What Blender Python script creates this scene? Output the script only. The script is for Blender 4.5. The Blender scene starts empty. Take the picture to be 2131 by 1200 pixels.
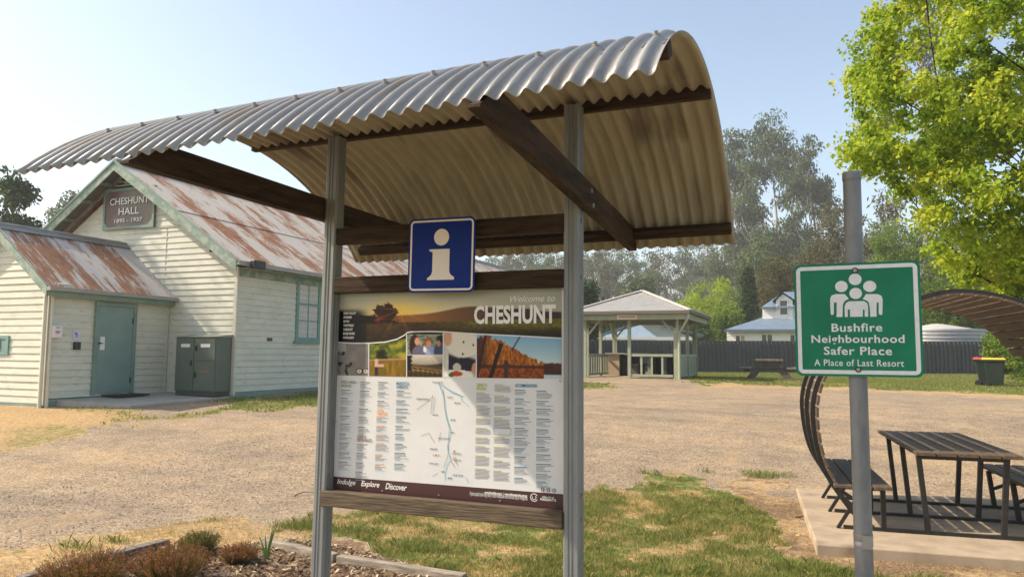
import bpy, math, random
import numpy as np
from mathutils import Matrix, Vector, Quaternion
R_ = math.radians
rng = np.random.default_rng(7); random.seed(7)
SC = bpy.context.scene
COL = SC.collection

# ------------------------------------------------------------------ camera
F, YAW, PIT, ROL, H = 1575.0, R_(22.25), R_(4.98), R_(.43), 1.6
fw = np.array([-math.sin(YAW)*math.cos(PIT), math.cos(YAW)*math.cos(PIT), math.sin(PIT)])
_r = np.array([math.cos(YAW), math.sin(YAW), 0]); _u = np.cross(_r, fw)
rt = math.cos(ROL)*_r+math.sin(ROL)*_u; up = -math.sin(ROL)*_r+math.cos(ROL)*_u
CAM = np.array([0, 0, H])
cam = bpy.data.objects.new('camera', bpy.data.cameras.new('camera')); COL.objects.link(cam)
cam.data.sensor_width = 36; cam.data.lens = F/2131*36; cam.data.clip_start = .05; cam.data.clip_end = 2000
cam.matrix_world = Matrix([[rt[0], up[0], -fw[0], 0], [rt[1], up[1], -fw[1], 0], [rt[2], up[2], -fw[2], H], [0, 0, 0, 1]])
SC.camera = cam

# ------------------------------------------------------------------ light
SUNV = np.array([-2.8, -1.0, 2.65]); SUNV = SUNV/np.linalg.norm(SUNV)       # towards the sun
el = math.asin(SUNV[2]); az = math.atan2(SUNV[0], SUNV[1])
w = bpy.data.worlds.new('World'); SC.world = w; w.use_nodes = True
nt = w.node_tree; nt.nodes.clear()
sky = nt.nodes.new('ShaderNodeTexSky'); sky.sky_type = 'NISHITA'; sky.sun_disc = False
sky.sun_elevation = el; sky.sun_rotation = az; sky.air_density = 1.0; sky.dust_density = 2.0; sky.ozone_density = 1.0; sky.altitude = 200
bg = nt.nodes.new('ShaderNodeBackground'); bg.inputs[1].default_value = .14
wo = nt.nodes.new('ShaderNodeOutputWorld'); tn = nt.nodes.new('ShaderNodeMixRGB'); tn.blend_type = 'MULTIPLY'; tn.inputs[0].default_value = 1; tn.inputs[2].default_value = (1, .925, .82, 1)   # smoky air warms the sky
nt.links.new(sky.outputs[0], tn.inputs[1]); nt.links.new(tn.outputs[0], bg.inputs[0]); nt.links.new(bg.outputs[0], wo.inputs[0])
sl = bpy.data.lights.new('sun', 'SUN'); sl.energy = 3.4; sl.angle = R_(.6); sl.color = (1, .86, .68)
so = bpy.data.objects.new('sun', sl); COL.objects.link(so)
so.rotation_euler = Vector(SUNV).to_track_quat('Z', 'Y').to_euler(); so.location = (-10, -8, 12)
SC.view_settings.view_transform = 'Standard'; SC.view_settings.look = 'None'; SC.view_settings.gamma = 1
SC.view_settings.exposure = 1.12
HAZE = .00095

# ------------------------------------------------------------------ picking helpers (photo pixel -> point of a real plane)
def ray(px, py): return fw+rt*(px-1065.5)/F-up*(py-600)/F
def onY(px, py, Y): d = ray(px, py); return CAM+d*Y/d[1]
def onX(px, py, X): d = ray(px, py); return CAM+d*X/d[0]
def onZ(px, py, z): d = ray(px, py); return CAM+d*(z-H)/d[2]
def onD(px, py, D): return CAM+ray(px, py)*D
def ss(a, b, x): t = np.clip((np.asarray(x, float)-a)/(b-a), 0, 1); return t*t*(3-2*t)
def ground(x, y):
    x = np.asarray(x, float); y = np.asarray(y, float)
    D = -x*math.sin(YAW)+y*math.cos(YAW); L = x*math.cos(YAW)+y*math.sin(YAW)
    z = 0
    for o in (-1.5, -.75, 0, .75, 1.5):
        z = z+np.interp(D+o, [-60, 9.5, 16, 18.3, 21.5, 26.3, 30, 43, 400], [-.07, -.07, .45, .51, .6, .80, .75, .68, .7])/5
    q = L/np.maximum(np.abs(D), 1)
    return z-.16*ss(.2, .6, q)*ss(17, 24, D)*(1-ss(34, 42, D))
def onG(px, py):
    d = ray(px, py); t = 1.0
    if d[2] > -1e-4: t = 60.
    else:
        for _ in range(4000):
            p = CAM+d*t
            if p[2] <= ground(p[0], p[1]): break
            t += .02+.002*t
    return CAM+d*t

# value noise
_perm = rng.random((256, 256))
def vn(x, y, s=1.0):
    x = np.asarray(x)/s+91.3; y = np.asarray(y)/s+37.7
    xi = np.floor(x).astype(int); yi = np.floor(y).astype(int); fx = x-xi; fy = y-yi
    fx = fx*fx*(3-2*fx); fy = fy*fy*(3-2*fy)
    g = lambda a, b: _perm[a % 256, b % 256]
    return (g(xi, yi)*(1-fx)+g(xi+1, yi)*fx)*(1-fy)+(g(xi, yi+1)*(1-fx)+g(xi+1, yi+1)*fx)*fy
def fbm(x, y, s, o=4):
    v = 0; a = .5; t = 0
    for i in range(o): v = v+a*vn(x, y, s/2**i); t += a; a *= .55
    return v/t
def inpoly(x, y, P):
    P = np.asarray(P); ins = np.zeros(np.shape(x), bool); j = len(P)-1
    for i in range(len(P)):
        c = ((P[i, 1] > y) != (P[j, 1] > y)) & (x < (P[j, 0]-P[i, 0])*(y-P[i, 1])/(P[j, 1]-P[i, 1]+1e-12)+P[i, 0])
        ins ^= c; j = i
    return ins

# ------------------------------------------------------------------ materials
MATS = {}
def lin(c): return tuple((v/12.92 if v <= .04045 else ((v+.055)/1.055)**2.4) for v in c)
def mat(name, c1, c2=None, scale=8, rough=.6, metal=0, bump=0, stretch=(1, 1, 1), detail=6, lo=.35, hi=.65, bscale=None, spec=.5, trans=0, c3=None, s3=30, coat=0):
    m = bpy.data.materials.new(name); m.use_nodes = True; n = m.node_tree; N = n.nodes; Lk = n.links
    b = N['Principled BSDF']; b.inputs['Roughness'].default_value = rough; b.inputs['Metallic'].default_value = metal
    b.inputs['Specular IOR Level'].default_value = spec; b.inputs['Base Color'].default_value = (*c1, 1)
    if coat: b.inputs['Coat Weight'].default_value = coat
    tc = N.new('ShaderNodeTexCoord'); mp = N.new('ShaderNodeMapping'); mp.inputs['Scale'].default_value = stretch
    Lk.new(tc.outputs['Object'], mp.inputs[0])
    if c2 is not None:
        t = N.new('ShaderNodeTexNoise'); t.inputs['Scale'].default_value = scale; t.inputs['Detail'].default_value = detail; t.inputs['Roughness'].default_value = .62
        Lk.new(mp.outputs[0], t.inputs[0])
        r = N.new('ShaderNodeValToRGB'); r.color_ramp.elements[0].position = lo; r.color_ramp.elements[1].position = hi
        r.color_ramp.elements[0].color = (*c1, 1); r.color_ramp.elements[1].color = (*c2, 1); Lk.new(t.outputs[0], r.inputs[0])
        outc = r.outputs[0]
        if c3 is not None:
            t3 = N.new('ShaderNodeTexNoise'); t3.inputs['Scale'].default_value = s3; t3.inputs['Detail'].default_value = 4; Lk.new(mp.outputs[0], t3.inputs[0])
            r3 = N.new('ShaderNodeValToRGB'); r3.color_ramp.elements[0].position = .55; r3.color_ramp.elements[1].position = .72
            Lk.new(t3.outputs[0], r3.inputs[0]); mx = N.new('ShaderNodeMixRGB'); mx.inputs[2].default_value = (*c3, 1)
            Lk.new(r3.outputs[0], mx.inputs[0]); Lk.new(outc, mx.inputs[1]); outc = mx.outputs[0]
        Lk.new(outc, b.inputs['Base Color'])
    if bump:
        t2 = N.new('ShaderNodeTexNoise'); t2.inputs['Scale'].default_value = bscale or scale*3; t2.inputs['Detail'].default_value = 5
        Lk.new(mp.outputs[0], t2.inputs[0]); bp = N.new('ShaderNodeBump'); bp.inputs['Strength'].default_value = bump; bp.inputs['Distance'].default_value = .02
        Lk.new(t2.outputs[0], bp.inputs['Height']); Lk.new(bp.outputs[0], b.inputs['Normal'])
    MATS[name] = m; return m
def vcol_mat(name, attr='col', rough=.6, spec=.3):
    m = bpy.data.materials.new(name); m.use_nodes = True; N = m.node_tree.nodes; b = N['Principled BSDF']
    a = N.new('ShaderNodeAttribute'); a.attribute_name = attr; m.node_tree.links.new(a.outputs['Color'], b.inputs['Base Color'])
    b.inputs['Roughness'].default_value = rough; b.inputs['Specular IOR Level'].default_value = spec; MATS[name] = m; return m
def leaf_mat(name, stops, transl=.4, rough=.5, spec=.3):
    m = bpy.data.materials.new(name); m.use_nodes = True; n = m.node_tree; N = n.nodes; L = n.links
    b = N['Principled BSDF']; b.inputs['Roughness'].default_value = rough; b.inputs['Specular IOR Level'].default_value = spec*.4
    a = N.new('ShaderNodeAttribute'); a.attribute_name = 'tint'; r = N.new('ShaderNodeValToRGB')
    cr = r.color_ramp
    while len(cr.elements) < len(stops): cr.elements.new(.5)
    for e, (p, c) in zip(cr.elements, stops): e.position = p; e.color = (*c, 1)
    L.new(a.outputs['Fac'], r.inputs[0]); L.new(r.outputs[0], b.inputs['Base Color'])
    t = N.new('ShaderNodeBsdfTranslucent'); L.new(r.outputs[0], t.inputs[0]); mx = N.new('ShaderNodeMixShader'); mx.inputs[0].default_value = transl
    L.new(b.outputs[0], mx.inputs[1]); L.new(t.outputs[0], mx.inputs[2]); L.new(mx.outputs[0], N['Material Output'].inputs[0])
    MATS[name] = m; return m

# ------------------------------------------------------------------ mesh builder
class MB:
    def __init__(s): s.v = []; s.f = []; s.m = []; s.sm = []
    def add(s, V, Fc, mi=0, sm=False):
        o = len(s.v); s.v += [tuple(map(float, p)) for p in V]
        for f in Fc: s.f.append(tuple(i+o for i in f)); s.m.append(mi); s.sm.append(sm)
        return s
    def quad(s, a, b, c, d, mi=0): return s.add([a, b, c, d], [(0, 1, 2, 3)], mi)
    def hexa(s, P, mi=0):   # P: 4 bottom ccw, 4 top ccw
        return s.add(P, [(3, 2, 1, 0), (4, 5, 6, 7), (0, 1, 5, 4), (1, 2, 6, 5), (2, 3, 7, 6), (3, 0, 4, 7)], mi)
    def box(s, x0, x1, y0, y1, z0, z1, mi=0):
        return s.hexa([(x0, y0, z0), (x1, y0, z0), (x1, y1, z0), (x0, y1, z0), (x0, y0, z1), (x1, y0, z1), (x1, y1, z1), (x0, y1, z1)], mi)
    def beam(s, p0, p1, w, h, upv=(0, 0, 1), mi=0):
        p0 = np.array(p0, float); p1 = np.array(p1, float); d = p1-p0; d /= np.linalg.norm(d); upv = np.array(upv, float)
        x = np.cross(d, upv); x /= np.linalg.norm(x); z = np.cross(x, d); x = x*w/2; z = z*h/2
        return s.hexa([p0-x-z, p0+x-z, p1+x-z, p1-x-z, p0-x+z, p0+x+z, p1+x+z, p1-x+z], mi)
    def tube(s, path, rad, n=8, mi=0, cap=True, sm=True):
        path = [np.array(p, float) for p in path]; k = len(path)
        rad = [rad]*k if np.isscalar(rad) else rad
        V = []; ref = None
        for i, p in enumerate(path):
            d = path[min(i+1, k-1)]-path[max(i-1, 0)]; d = d/(np.linalg.norm(d)+1e-12)
            if ref is None: ref = np.array([1., 0, 0]) if abs(d[0]) < .9 else np.array([0, 1., 0])
            a = np.cross(d, ref); a /= np.linalg.norm(a); b = np.cross(d, a); ref = -b if False else np.cross(a, d)
            for j in range(n):
                t = 2*math.pi*j/n; V.append(p+rad[i]*(a*math.cos(t)+b*math.sin(t)))
        Fc = [(i*n+j, i*n+(j+1) % n, (i+1)*n+(j+1) % n, (i+1)*n+j) for i in range(k-1) for j in range(n)]
        s.add(V, Fc, mi, sm)
        if cap: s.add(V[:n], [tuple(range(n))], mi); s.add(V[-n:], [tuple(reversed(range(n)))], mi)
        return s
    def prism(s, poly, z0, z1, T=None, mi=0):   # polygon in local xy, extruded in local z, T maps to 3D
        n = len(poly); T = T or (lambda x, y, z: (x, y, z))
        V = [T(x, y, z0) for x, y in poly]+[T(x, y, z1) for x, y in poly]
        s.add(V, [tuple(reversed(range(n))), tuple(range(n, 2*n))]+[(i, (i+1) % n, n+(i+1) % n, n+i) for i in range(n)], mi); return s
    def lathe(s, prof, n=24, c=(0, 0, 0), mi=0, sm=True):
        V = [(c[0]+r*math.cos(2*math.pi*j/n), c[1]+r*math.sin(2*math.pi*j/n), c[2]+z) for r, z in prof for j in range(n)]
        return s.add(V, [(i*n+j, i*n+(j+1) % n, (i+1)*n+(j+1) % n, (i+1)*n+j) for i in range(len(prof)-1) for j in range(n)], mi, sm)
    def build(s, name, mats, parent=None, bevel=0, local=False, fix=False):
        me = bpy.data.meshes.new(name); me.from_pydata(s.v, [], s.f)
        for m in (mats if isinstance(mats, (list, tuple)) else [mats]): me.materials.append(m)
        me.polygons.foreach_set('material_index', s.m); me.polygons.foreach_set('use_smooth', s.sm); me.update()
        if fix:
            import bmesh
            bm = bmesh.new(); bm.from_mesh(me); bmesh.ops.recalc_face_normals(bm, faces=bm.faces); bm.to_mesh(me); bm.free()
        o = bpy.data.objects.new(name, me); COL.objects.link(o)
        if parent is not None: put(o, parent, local)
        if bevel:
            b = o.modifiers.new('bevel', 'BEVEL'); b.width = bevel; b.segments = 2; b.limit_method = 'ANGLE'; b.harden_normals = False
        return o
def wm(o):
    m = Matrix.LocRotScale(o.location, o.rotation_euler, o.scale)
    return wm(o.parent) @ m if o.parent else m
def put(o, parent, local=False):
    o.parent = parent
    if not local:
        inv = wm(parent).inverted(); o.location, q, sc = inv.decompose(); o.rotation_euler = q.to_euler()
def tag(o, label=None, cat=None, group=None, kind=None):
    if label: o['label'] = label
    if cat: o['category'] = cat
    if group: o['group'] = group
    if kind: o['kind'] = kind
    return o
def thing(name, loc, label, cat, group=None, rz=0):
    o = bpy.data.objects.new(name, None); COL.objects.link(o); o.empty_display_size = .1
    o.location = loc; o.rotation_euler = (0, 0, rz); return tag(o, label, cat, group)
def copy_tree(o, parent=None):
    c = o.copy(); COL.objects.link(c)
    if parent: c.parent = parent
    for ch in list(o.children): copy_tree(ch, c)
    return c
def npmesh(name, V, Q, m, attrs=None, parent=None, local=False, smooth=False, col=None):
    V = np.asarray(V, np.float32).reshape(-1, 3); Q = np.asarray(Q, np.int32); k = Q.shape[1]
    me = bpy.data.meshes.new(name); me.vertices.add(len(V)); me.vertices.foreach_set('co', V.ravel())
    me.loops.add(Q.size); me.loops.foreach_set('vertex_index', Q.ravel())
    me.polygons.add(len(Q)); me.polygons.foreach_set('loop_start', np.arange(0, Q.size, k, dtype=np.int32))
    me.polygons.foreach_set('use_smooth', np.full(len(Q), smooth)); me.update(calc_edges=True)
    for mm in (m if isinstance(m, (list, tuple)) else [m]): me.materials.append(mm)
    for n_, a in (attrs or {}).items():
        at = me.attributes.new(n_, 'FLOAT', 'POINT'); at.data.foreach_set('value', np.asarray(a, np.float32))
    if col is not None:
        at = me.attributes.new('col', 'FLOAT_COLOR', 'POINT'); c = np.ones((len(V), 4), np.float32); c[:, :3] = col; at.data.foreach_set('color', c.ravel())
    o = bpy.data.objects.new(name, me); COL.objects.link(o)
    if parent is not None: put(o, parent, local)
    return o
# lettering: the built-in font, turned into mesh and fitted to a box of a plane
_tc = {}
def glyphs(txt, bold=0.0, shear=0.0, spacing=1.0):
    k = (txt, bold, shear, spacing)
    if k not in _tc:
        cu = bpy.data.curves.new('lettering', 'FONT'); cu.body = txt; cu.size = 1; cu.offset = bold; cu.shear = shear; cu.space_character = spacing
        cu.resolution_u = 3; cu.fill_mode = 'FRONT'
        o = bpy.data.objects.new('lettering', cu); COL.objects.link(o)
        me = bpy.data.meshes.new_from_object(o.evaluated_get(bpy.context.evaluated_depsgraph_get()))
        V = np.array([v.co[:] for v in me.vertices])[:, :2]; Fc = [tuple(p.vertices) for p in me.polygons]
        bpy.data.objects.remove(o); bpy.data.curves.remove(cu); bpy.data.meshes.remove(me)
        _tc[k] = (V, Fc)
    return _tc[k]
def text(mb, txt, x0, x1, y0, y1, T, z, bold=0., shear=0., mi=0, thick=0, spacing=1.0):
    V, Fc = glyphs(txt, bold, shear, spacing); a = V.min(0); b = V.max(0)
    P = (V-a)/(b-a)*np.array([x1-x0, y1-y0])+np.array([x0, y0])
    mb.add([T(x, y, z) for x, y in P], Fc, mi)
def rrect(w, h, r, n=6, cx=0, cy=0):
    P = []
    for sx, sy, a0 in ((1, 1, 0), (-1, 1, 90), (-1, -1, 180), (1, -1, 270)):
        for i in range(n+1):
            t = R_(a0+90*i/n); P.append((cx+sx*(w/2-r)+r*math.cos(t), cy+sy*(h/2-r)+r*math.sin(t)))
    return P
def ring(mb, w, h, r, bw, T, z, mi=0, n=6):
    A = rrect(w, h, r, n); B = rrect(w-2*bw, h-2*bw, max(r-bw, .002), n); k = len(A)
    mb.add([T(x, y, z) for x, y in A]+[T(x, y, z) for x, y in B], [(i, (i+1) % k, k+(i+1) % k, k+i) for i in range(k)], mi)
def disc(cx, cy, rx, ry=None, n=28): ry = ry or rx; return [(cx+rx*math.cos(2*math.pi*i/n), cy+ry*math.sin(2*math.pi*i/n)) for i in range(n)]
def flat(mb, poly, T, z, mi=0): mb.add([T(x, y, z) for x, y in poly], [tuple(range(len(poly)))], mi)

# palette
galv = mat('galvanised_sheet', (.225, .225, .22), (.34, .335, .32), 3, .5, .4, .0, (7, 1, 1), c3=(.25, .205, .15), s3=2.6, lo=.3, hi=.7)
galvu = mat('bounce_tinted_underside', (.28, .25, .185), (.40, .36, .275), 2.4, .6, .2, .0, (7, 1, 1), c3=(.13, .105, .075), s3=1.6, lo=.3, hi=.7)  # tan of light bounced off the gravel is put into this base colour
galvpost = mat('galvanised_post', (.185, .20, .205), (.275, .29, .29), 6, .55, .35, .05, (1, 1, .2), spec=.35)
pipe = mat('pipe_steel', (.16, .172, .18), (.24, .25, .255), 14, .55, .3, .08, (1, 1, .35), c3=(.22, .22, .21), s3=40, spec=.35)
wood = mat('dark_timber', (.020, .013, .008), (.062, .039, .024), 5, .8, 0, .35, (1, 9, 9), bscale=14, spec=.2)
woodY = mat('dark_timber_rafter', (.020, .013, .008), (.066, .041, .025), 5, .8, 0, .35, (9, 1, 9), bscale=14, spec=.2)
woodrail = mat('weathered_timber', (.05, .037, .022), (.135, .098, .058), 5, .8, 0, .35, (1, 10, 10), bscale=12)
sleeper = mat('weathered_sleeper', (.17, .145, .115), (.32, .27, .21), 5, .85, 0, .4, (1, 4, 4))
dsleeper = mat('dark_sleeper', (.07, .062, .052), (.19, .17, .145), 5, .85, 0, .4, (1, 4, 4))
cream = mat('cream_paint', (.56, .56, .46), (.64, .64, .535), 1.3, .6, 0, .05, (1, 1, 2.5), c3=(.50, .495, .40), s3=5)
creamt = mat('cream_trim', (.56, .545, .44), (.62, .60, .49), 3, .5)
green = mat('green_paint', (.14, .22, .185), (.20, .29, .245), 2.5, .5, 0, .05)
greenw = mat('weathered_green_paint', (.17, .25, .20), (.33, .38, .32), 5, .7, 0, .1, lo=.42, hi=.62)
teal = mat('teal_door_paint', (.16, .255, .235), (.19, .29, .265), 3, .45)
dark = mat('dark_recess', (.012, .012, .012), rough=.8)
black = mat('black_plastic', (.012, .012, .014), rough=.45)
white = mat('white_plastic', (.72, .71, .70), rough=.45)
pink = mat('pink_print', (.72, .22, .32), rough=.5)
glass = mat('window_glass', (.03, .035, .04), rough=.08, spec=.8)
curtain = mat('curtain', (.62, .6, .55), (.45, .43, .40), 14, .8, 0, 0, (6, 6, .4))
gsteel = mat('frame_steel', (.018, .018, .018), (.03, .028, .026), 12, .45, .3)
slat = mat('slat_brown', (.082, .058, .038), (.14, .10, .066), 5, .6, 0, .1, (8, 1, 8), spec=.2)
conc = mat('concrete', (.28, .215, .145), (.42, .335, .235), 2.2, .85, 0, .15, c3=(.19, .14, .095), s3=2.2, bscale=60)
concd = mat('dark_concrete', (.055, .048, .042), (.13, .115, .10), 5, .85, 0, .2)
conct = mat('mossy_concrete_top', (.11, .085, .065), (.22, .18, .14), 6, .85, 0, .2)
fencem = mat('fence_steel', (.060, .066, .068), (.072, .078, .08), 2, .5)
shelt = mat('pale_green_paint', (.28, .31, .22), (.35, .37, .27), 4, .55)
sheltd = mat('shelter_lining', (.22, .23, .18), (.27, .27, .21), 4, .7)
sheltroof = mat('shelter_roof', (.32, .31, .285), (.39, .375, .345), 3, .45, .2)
tan = mat('tan_board', (.42, .31, .20), (.48, .36, .24), 3, .7)
bluer = mat('blue_grey_roof', (.135, .19, .265), (.175, .235, .31), 2, .4, .1)
blued = mat('blue_dark_trim', (.085, .12, .16), (.10, .14, .18), 2, .45)
wwall = mat('white_weatherboard', (.72, .70, .64), (.78, .76, .70), 2, .55)
tankm = mat('tank_steel', (.32, .325, .33), (.40, .40, .40), 3, .45, .3)
bing = mat('bin_green', (.014, .026, .019), (.02, .032, .024), 6, .5, spec=.25)
yell = mat('bin_yellow', (.80, .42, .02), rough=.45)
redl = mat('bin_red', (.55, .045, .05), rough=.45)
cab = mat('cabinet_green', (.088, .115, .088), (.105, .135, .105), 3, .5)
cabt = mat('cabinet_top', (.24, .25, .2), (.3, .3, .24), 3, .6)
sgreen = mat('sign_green', (.0, .15, .072), (.004, .185, .095), 5, .42, spec=.3)
swhite = mat('sign_white', (.62, .64, .65), (.70, .71, .71), 60, .45)
sblue = mat('sign_blue', (.002, .022, .20), (.003, .026, .22), 4, .45, spec=.15)
scream = mat('sign_cream', (.78, .72, .66), rough=.4)
steel = mat('bright_steel', (.30, .30, .29), rough=.45, metal=.5)
bark = mat('tree_bark', (.10, .075, .055), (.20, .16, .12), 6, .9, 0, .4, (3, 3, .6))
gumbark = mat('gum_bark', (.26, .23, .19), (.42, .38, .33), 3, .8, 0, .2, (2, 2, .5))
barkd = mat('dark_bark', (.035, .026, .02), (.07, .055, .042), 6, .9)

def rust_mat(name, along, base=(.50, .46, .42), base2=(.60, .57, .53), amount=.52):
    # corrugated iron with long rusty runs down the slope and bare galvanised bands
    m = bpy.data.materials.new(name); m.use_nodes = True; n = m.node_tree; N = n.nodes; L = n.links; b = N['Principled BSDF']
    b.inputs['Roughness'].default_value = .6; b.inputs['Metallic'].default_value = .15
    tc = N.new('ShaderNodeTexCoord')
    def noise(sc, st, d=6):
        mp = N.new('ShaderNodeMapping'); mp.inputs['Scale'].default_value = st; L.new(tc.outputs['Object'], mp.inputs[0])
        t = N.new('ShaderNodeTexNoise'); t.inputs['Scale'].default_value = sc; t.inputs['Detail'].default_value = d; t.inputs['Roughness'].default_value = .65; L.new(mp.outputs[0], t.inputs[0]); return t.outputs[0]
    s1 = noise(1.0, (.55, 1.9, .55)); s2 = noise(3.0, (.3, 5.0, .3)); s3 = noise(9.0, (.5, 2.0, .5))
    def math_(op, a, b_):
        x = N.new('ShaderNodeMath'); x.operation = op
        for i, q in enumerate((a, b_)):
            if isinstance(q, (int, float)): x.inputs[i].default_value = q
            else: L.new(q, x.inputs[i])
        return x.outputs[0]
    v = math_('ADD', math_('MULTIPLY', s1, .55), math_('ADD', math_('MULTIPLY', s2, .32), math_('MULTIPLY', s3, .22)))
    sx = N.new('ShaderNodeSeparateXYZ'); L.new(tc.outputs['Object'], sx.inputs[0])
    wn_ = N.new('ShaderNodeTexWhiteNoise'); wn_.noise_dimensions = '1D'; L.new(math_('FLOOR', math_('MULTIPLY', sx.outputs[1], 1.31), 0), wn_.inputs['W'])
    v = math_('ADD', v, math_('MULTIPLY', math_('SUBTRACT', wn_.outputs['Value'], .5), .09))      # each sheet has rusted differently
    r = N.new('ShaderNodeValToRGB'); r.color_ramp.elements[0].position = amount; r.color_ramp.elements[1].position = amount+.06; L.new(v, r.inputs[0])
    rc = N.new('ShaderNodeValToRGB'); rc.color_ramp.elements[0].position = .3; rc.color_ramp.elements[1].position = .7
    rc.color_ramp.elements[0].color = (.17, .068, .03, 1); rc.color_ramp.elements[1].color = (.40, .19, .085, 1); L.new(s3, rc.inputs[0])
    bc = N.new('ShaderNodeValToRGB'); bc.color_ramp.elements[0].position = .3; bc.color_ramp.elements[1].position = .7
    bc.color_ramp.elements[0].color = (*base, 1); bc.color_ramp.elements[1].color = (*base2, 1); L.new(s2, bc.inputs[0])
    mx = N.new('ShaderNodeMixRGB'); L.new(r.outputs[0], mx.inputs[0]); L.new(bc.outputs[0], mx.inputs[1]); L.new(rc.outputs[0], mx.inputs[2]); L.new(mx.outputs[0], b.inputs['Base Color'])
    MATS[name] = m; return m
rustroof = rust_mat('rusty_corrugated_iron', 1, (.48, .435, .37), (.56, .515, .45), amount=.52)
rustporch = rust_mat('rusty_porch_iron', 1, (.46, .43, .39), (.55, .52, .48), .53)

# ------------------------------------------------------------------ ground
def gpoly(px): return np.array([onG(x, y)[:2] for x, y in px])
G_NEAR = gpoly([(560, 1092), (640, 1070), (700, 1064), (900, 1052), (1215, 1030), (1300, 1006), (1370, 990), (1480, 996), (1540, 1020), (1590, 1060), (1620, 1110), (1640, 1150), (1700, 1165), (1760, 1185), (2200, 1235), (2300, 1700), (1000, 1700), (960, 1200), (830, 1162), (700, 1125), (600, 1115)])
M_BED = gpoly([(450, 1140), (600, 1122), (700, 1132), (830, 1166), (960, 1202), (1000, 1700), (-500, 1700), (-300, 1310), (60, 1205), (340, 1135)])
D_SLAB = gpoly([(1540, 1005), (1660, 1005), (1700, 1130), (2131, 1165), (2300, 1180), (2300, 1235), (1800, 1195), (1650, 1160), (1600, 1080)])
D_LEFT = gpoly([(-400, 1340), (60, 1200), (340, 1130), (460, 1140), (600, 1118), (560, 1080), (420, 1082), (200, 1115), (-400, 1190)])
D_HALL = gpoly([(-300, 842), (100, 842), (270, 856), (390, 862), (300, 878), (150, 900), (100, 930), (-300, 985)])
G_SIDE = gpoly([(370, 868), (486, 830), (662, 816), (900, 805), (900, 830), (660, 846), (500, 856)])
G_FAR = gpoly([(1430, 800), (1452, 778), (1650, 773), (2400, 775), (2400, 840), (2131, 822), (1900, 812), (1650, 803), (1480, 797)])
G_PATCH = gpoly([(1000, 790), (1217, 796), (1298, 803), (1292, 809), (1217, 812), (1000, 812)])
D_SHEL = gpoly([(1440, 790), (1480, 795), (1650, 801), (1900, 810), (2200, 824), (2200, 832), (1900, 818), (1640, 808), (1440, 803)])
def masks(x, y):
    D = -x*math.sin(YAW)+y*math.cos(YAW)
    j = np.clip(D/8, .4, 2.2)
    jx = x+(fbm(x, y, .9)-.5)*.9*j+(fbm(x+50, y, .25)-.5)*.35*j; jy = y+(fbm(x, y+70, .9)-.5)*.9*j+(fbm(x, y-30, .25)-.5)*.35*j
    I = lambda P: inpoly(jx, jy, P).astype(float)
    patch = fbm(x, y, .8); p2 = fbm(x+9, y+5, 2.3)
    g = np.zeros(x.shape); d = np.zeros(x.shape); m = np.zeros(x.shape)
    gn = I(G_NEAR); g = np.maximum(g, gn*np.clip(.72+(patch-.5)*1.2+(fbm(x+3, y+8, .2)-.5)*2.0+(p2-.5)*.4, .22, .9)); d = np.maximum(d, gn)
    d = np.maximum(d, I(D_SLAB)*np.clip(.75+(patch-.5)*2, 0, 1)); d = np.maximum(d, I(D_LEFT)*np.clip(.75+(patch-.5)*1.5, 0, 1)); g = np.maximum(g, I(D_LEFT)*np.clip((patch-.6)*4, 0, .6))
    d = np.maximum(d, I(D_HALL)); g = np.maximum(g, I(D_HALL)*np.clip((p2-.62)*4, 0, .5)); d = np.maximum(d, I(D_SHEL)*.8)
    for P in (G_SIDE, G_FAR, G_PATCH): q = I(P); g = np.maximum(g, q*np.clip(.8+(patch-.5)*1.2, .3, 1)); d = np.maximum(d, q)
    m = np.maximum(m, I(M_BED)); m = np.maximum(m, I(D_SLAB)*np.clip(.42+(patch-.5)*1.6, 0, .7))
    far = ss(33, 36, D)+ss(-3, -6, D)+ss(19, 24, -x)*ss(8, 2, D-10); far = np.clip(far, 0, 1)
    g = np.maximum(g, far*.8); d = np.maximum(d, far)
    weeds = ss(.70, .78, fbm(x*1.0, y*.35, 1.1))*.35*((D > 7) & (D < 26)); d = np.maximum(d, weeds)
    return g, d, m
ang = np.concatenate([np.linspace(-180, -48, 45, endpoint=False), np.linspace(-48, 48, 520, endpoint=False), np.linspace(48, 180, 46)])
rad = np.concatenate([[.3], np.geomspace(.9, 60, 300), np.geomspace(64, 335, 24)])
A, Rr = np.meshgrid(np.radians(ang)+(-YAW), rad); gx = Rr*np.sin(A); gy = Rr*np.cos(A)
gz = ground(gx, gy); g_, d_, m_ = masks(gx, gy)
gz = gz+(fbm(gx, gy, 1.3)-.5)*.05*np.clip(Rr/10, .3, 1)*(Rr < 60)
na, nr = len(ang), len(rad); idx = np.arange(na*nr).reshape(nr, na)
Q = np.stack([idx[:-1, :-1], idx[:-1, 1:], idx[1:, 1:], idx[1:, :-1]], -1).reshape(-1, 4)[:, ::-1]
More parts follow.
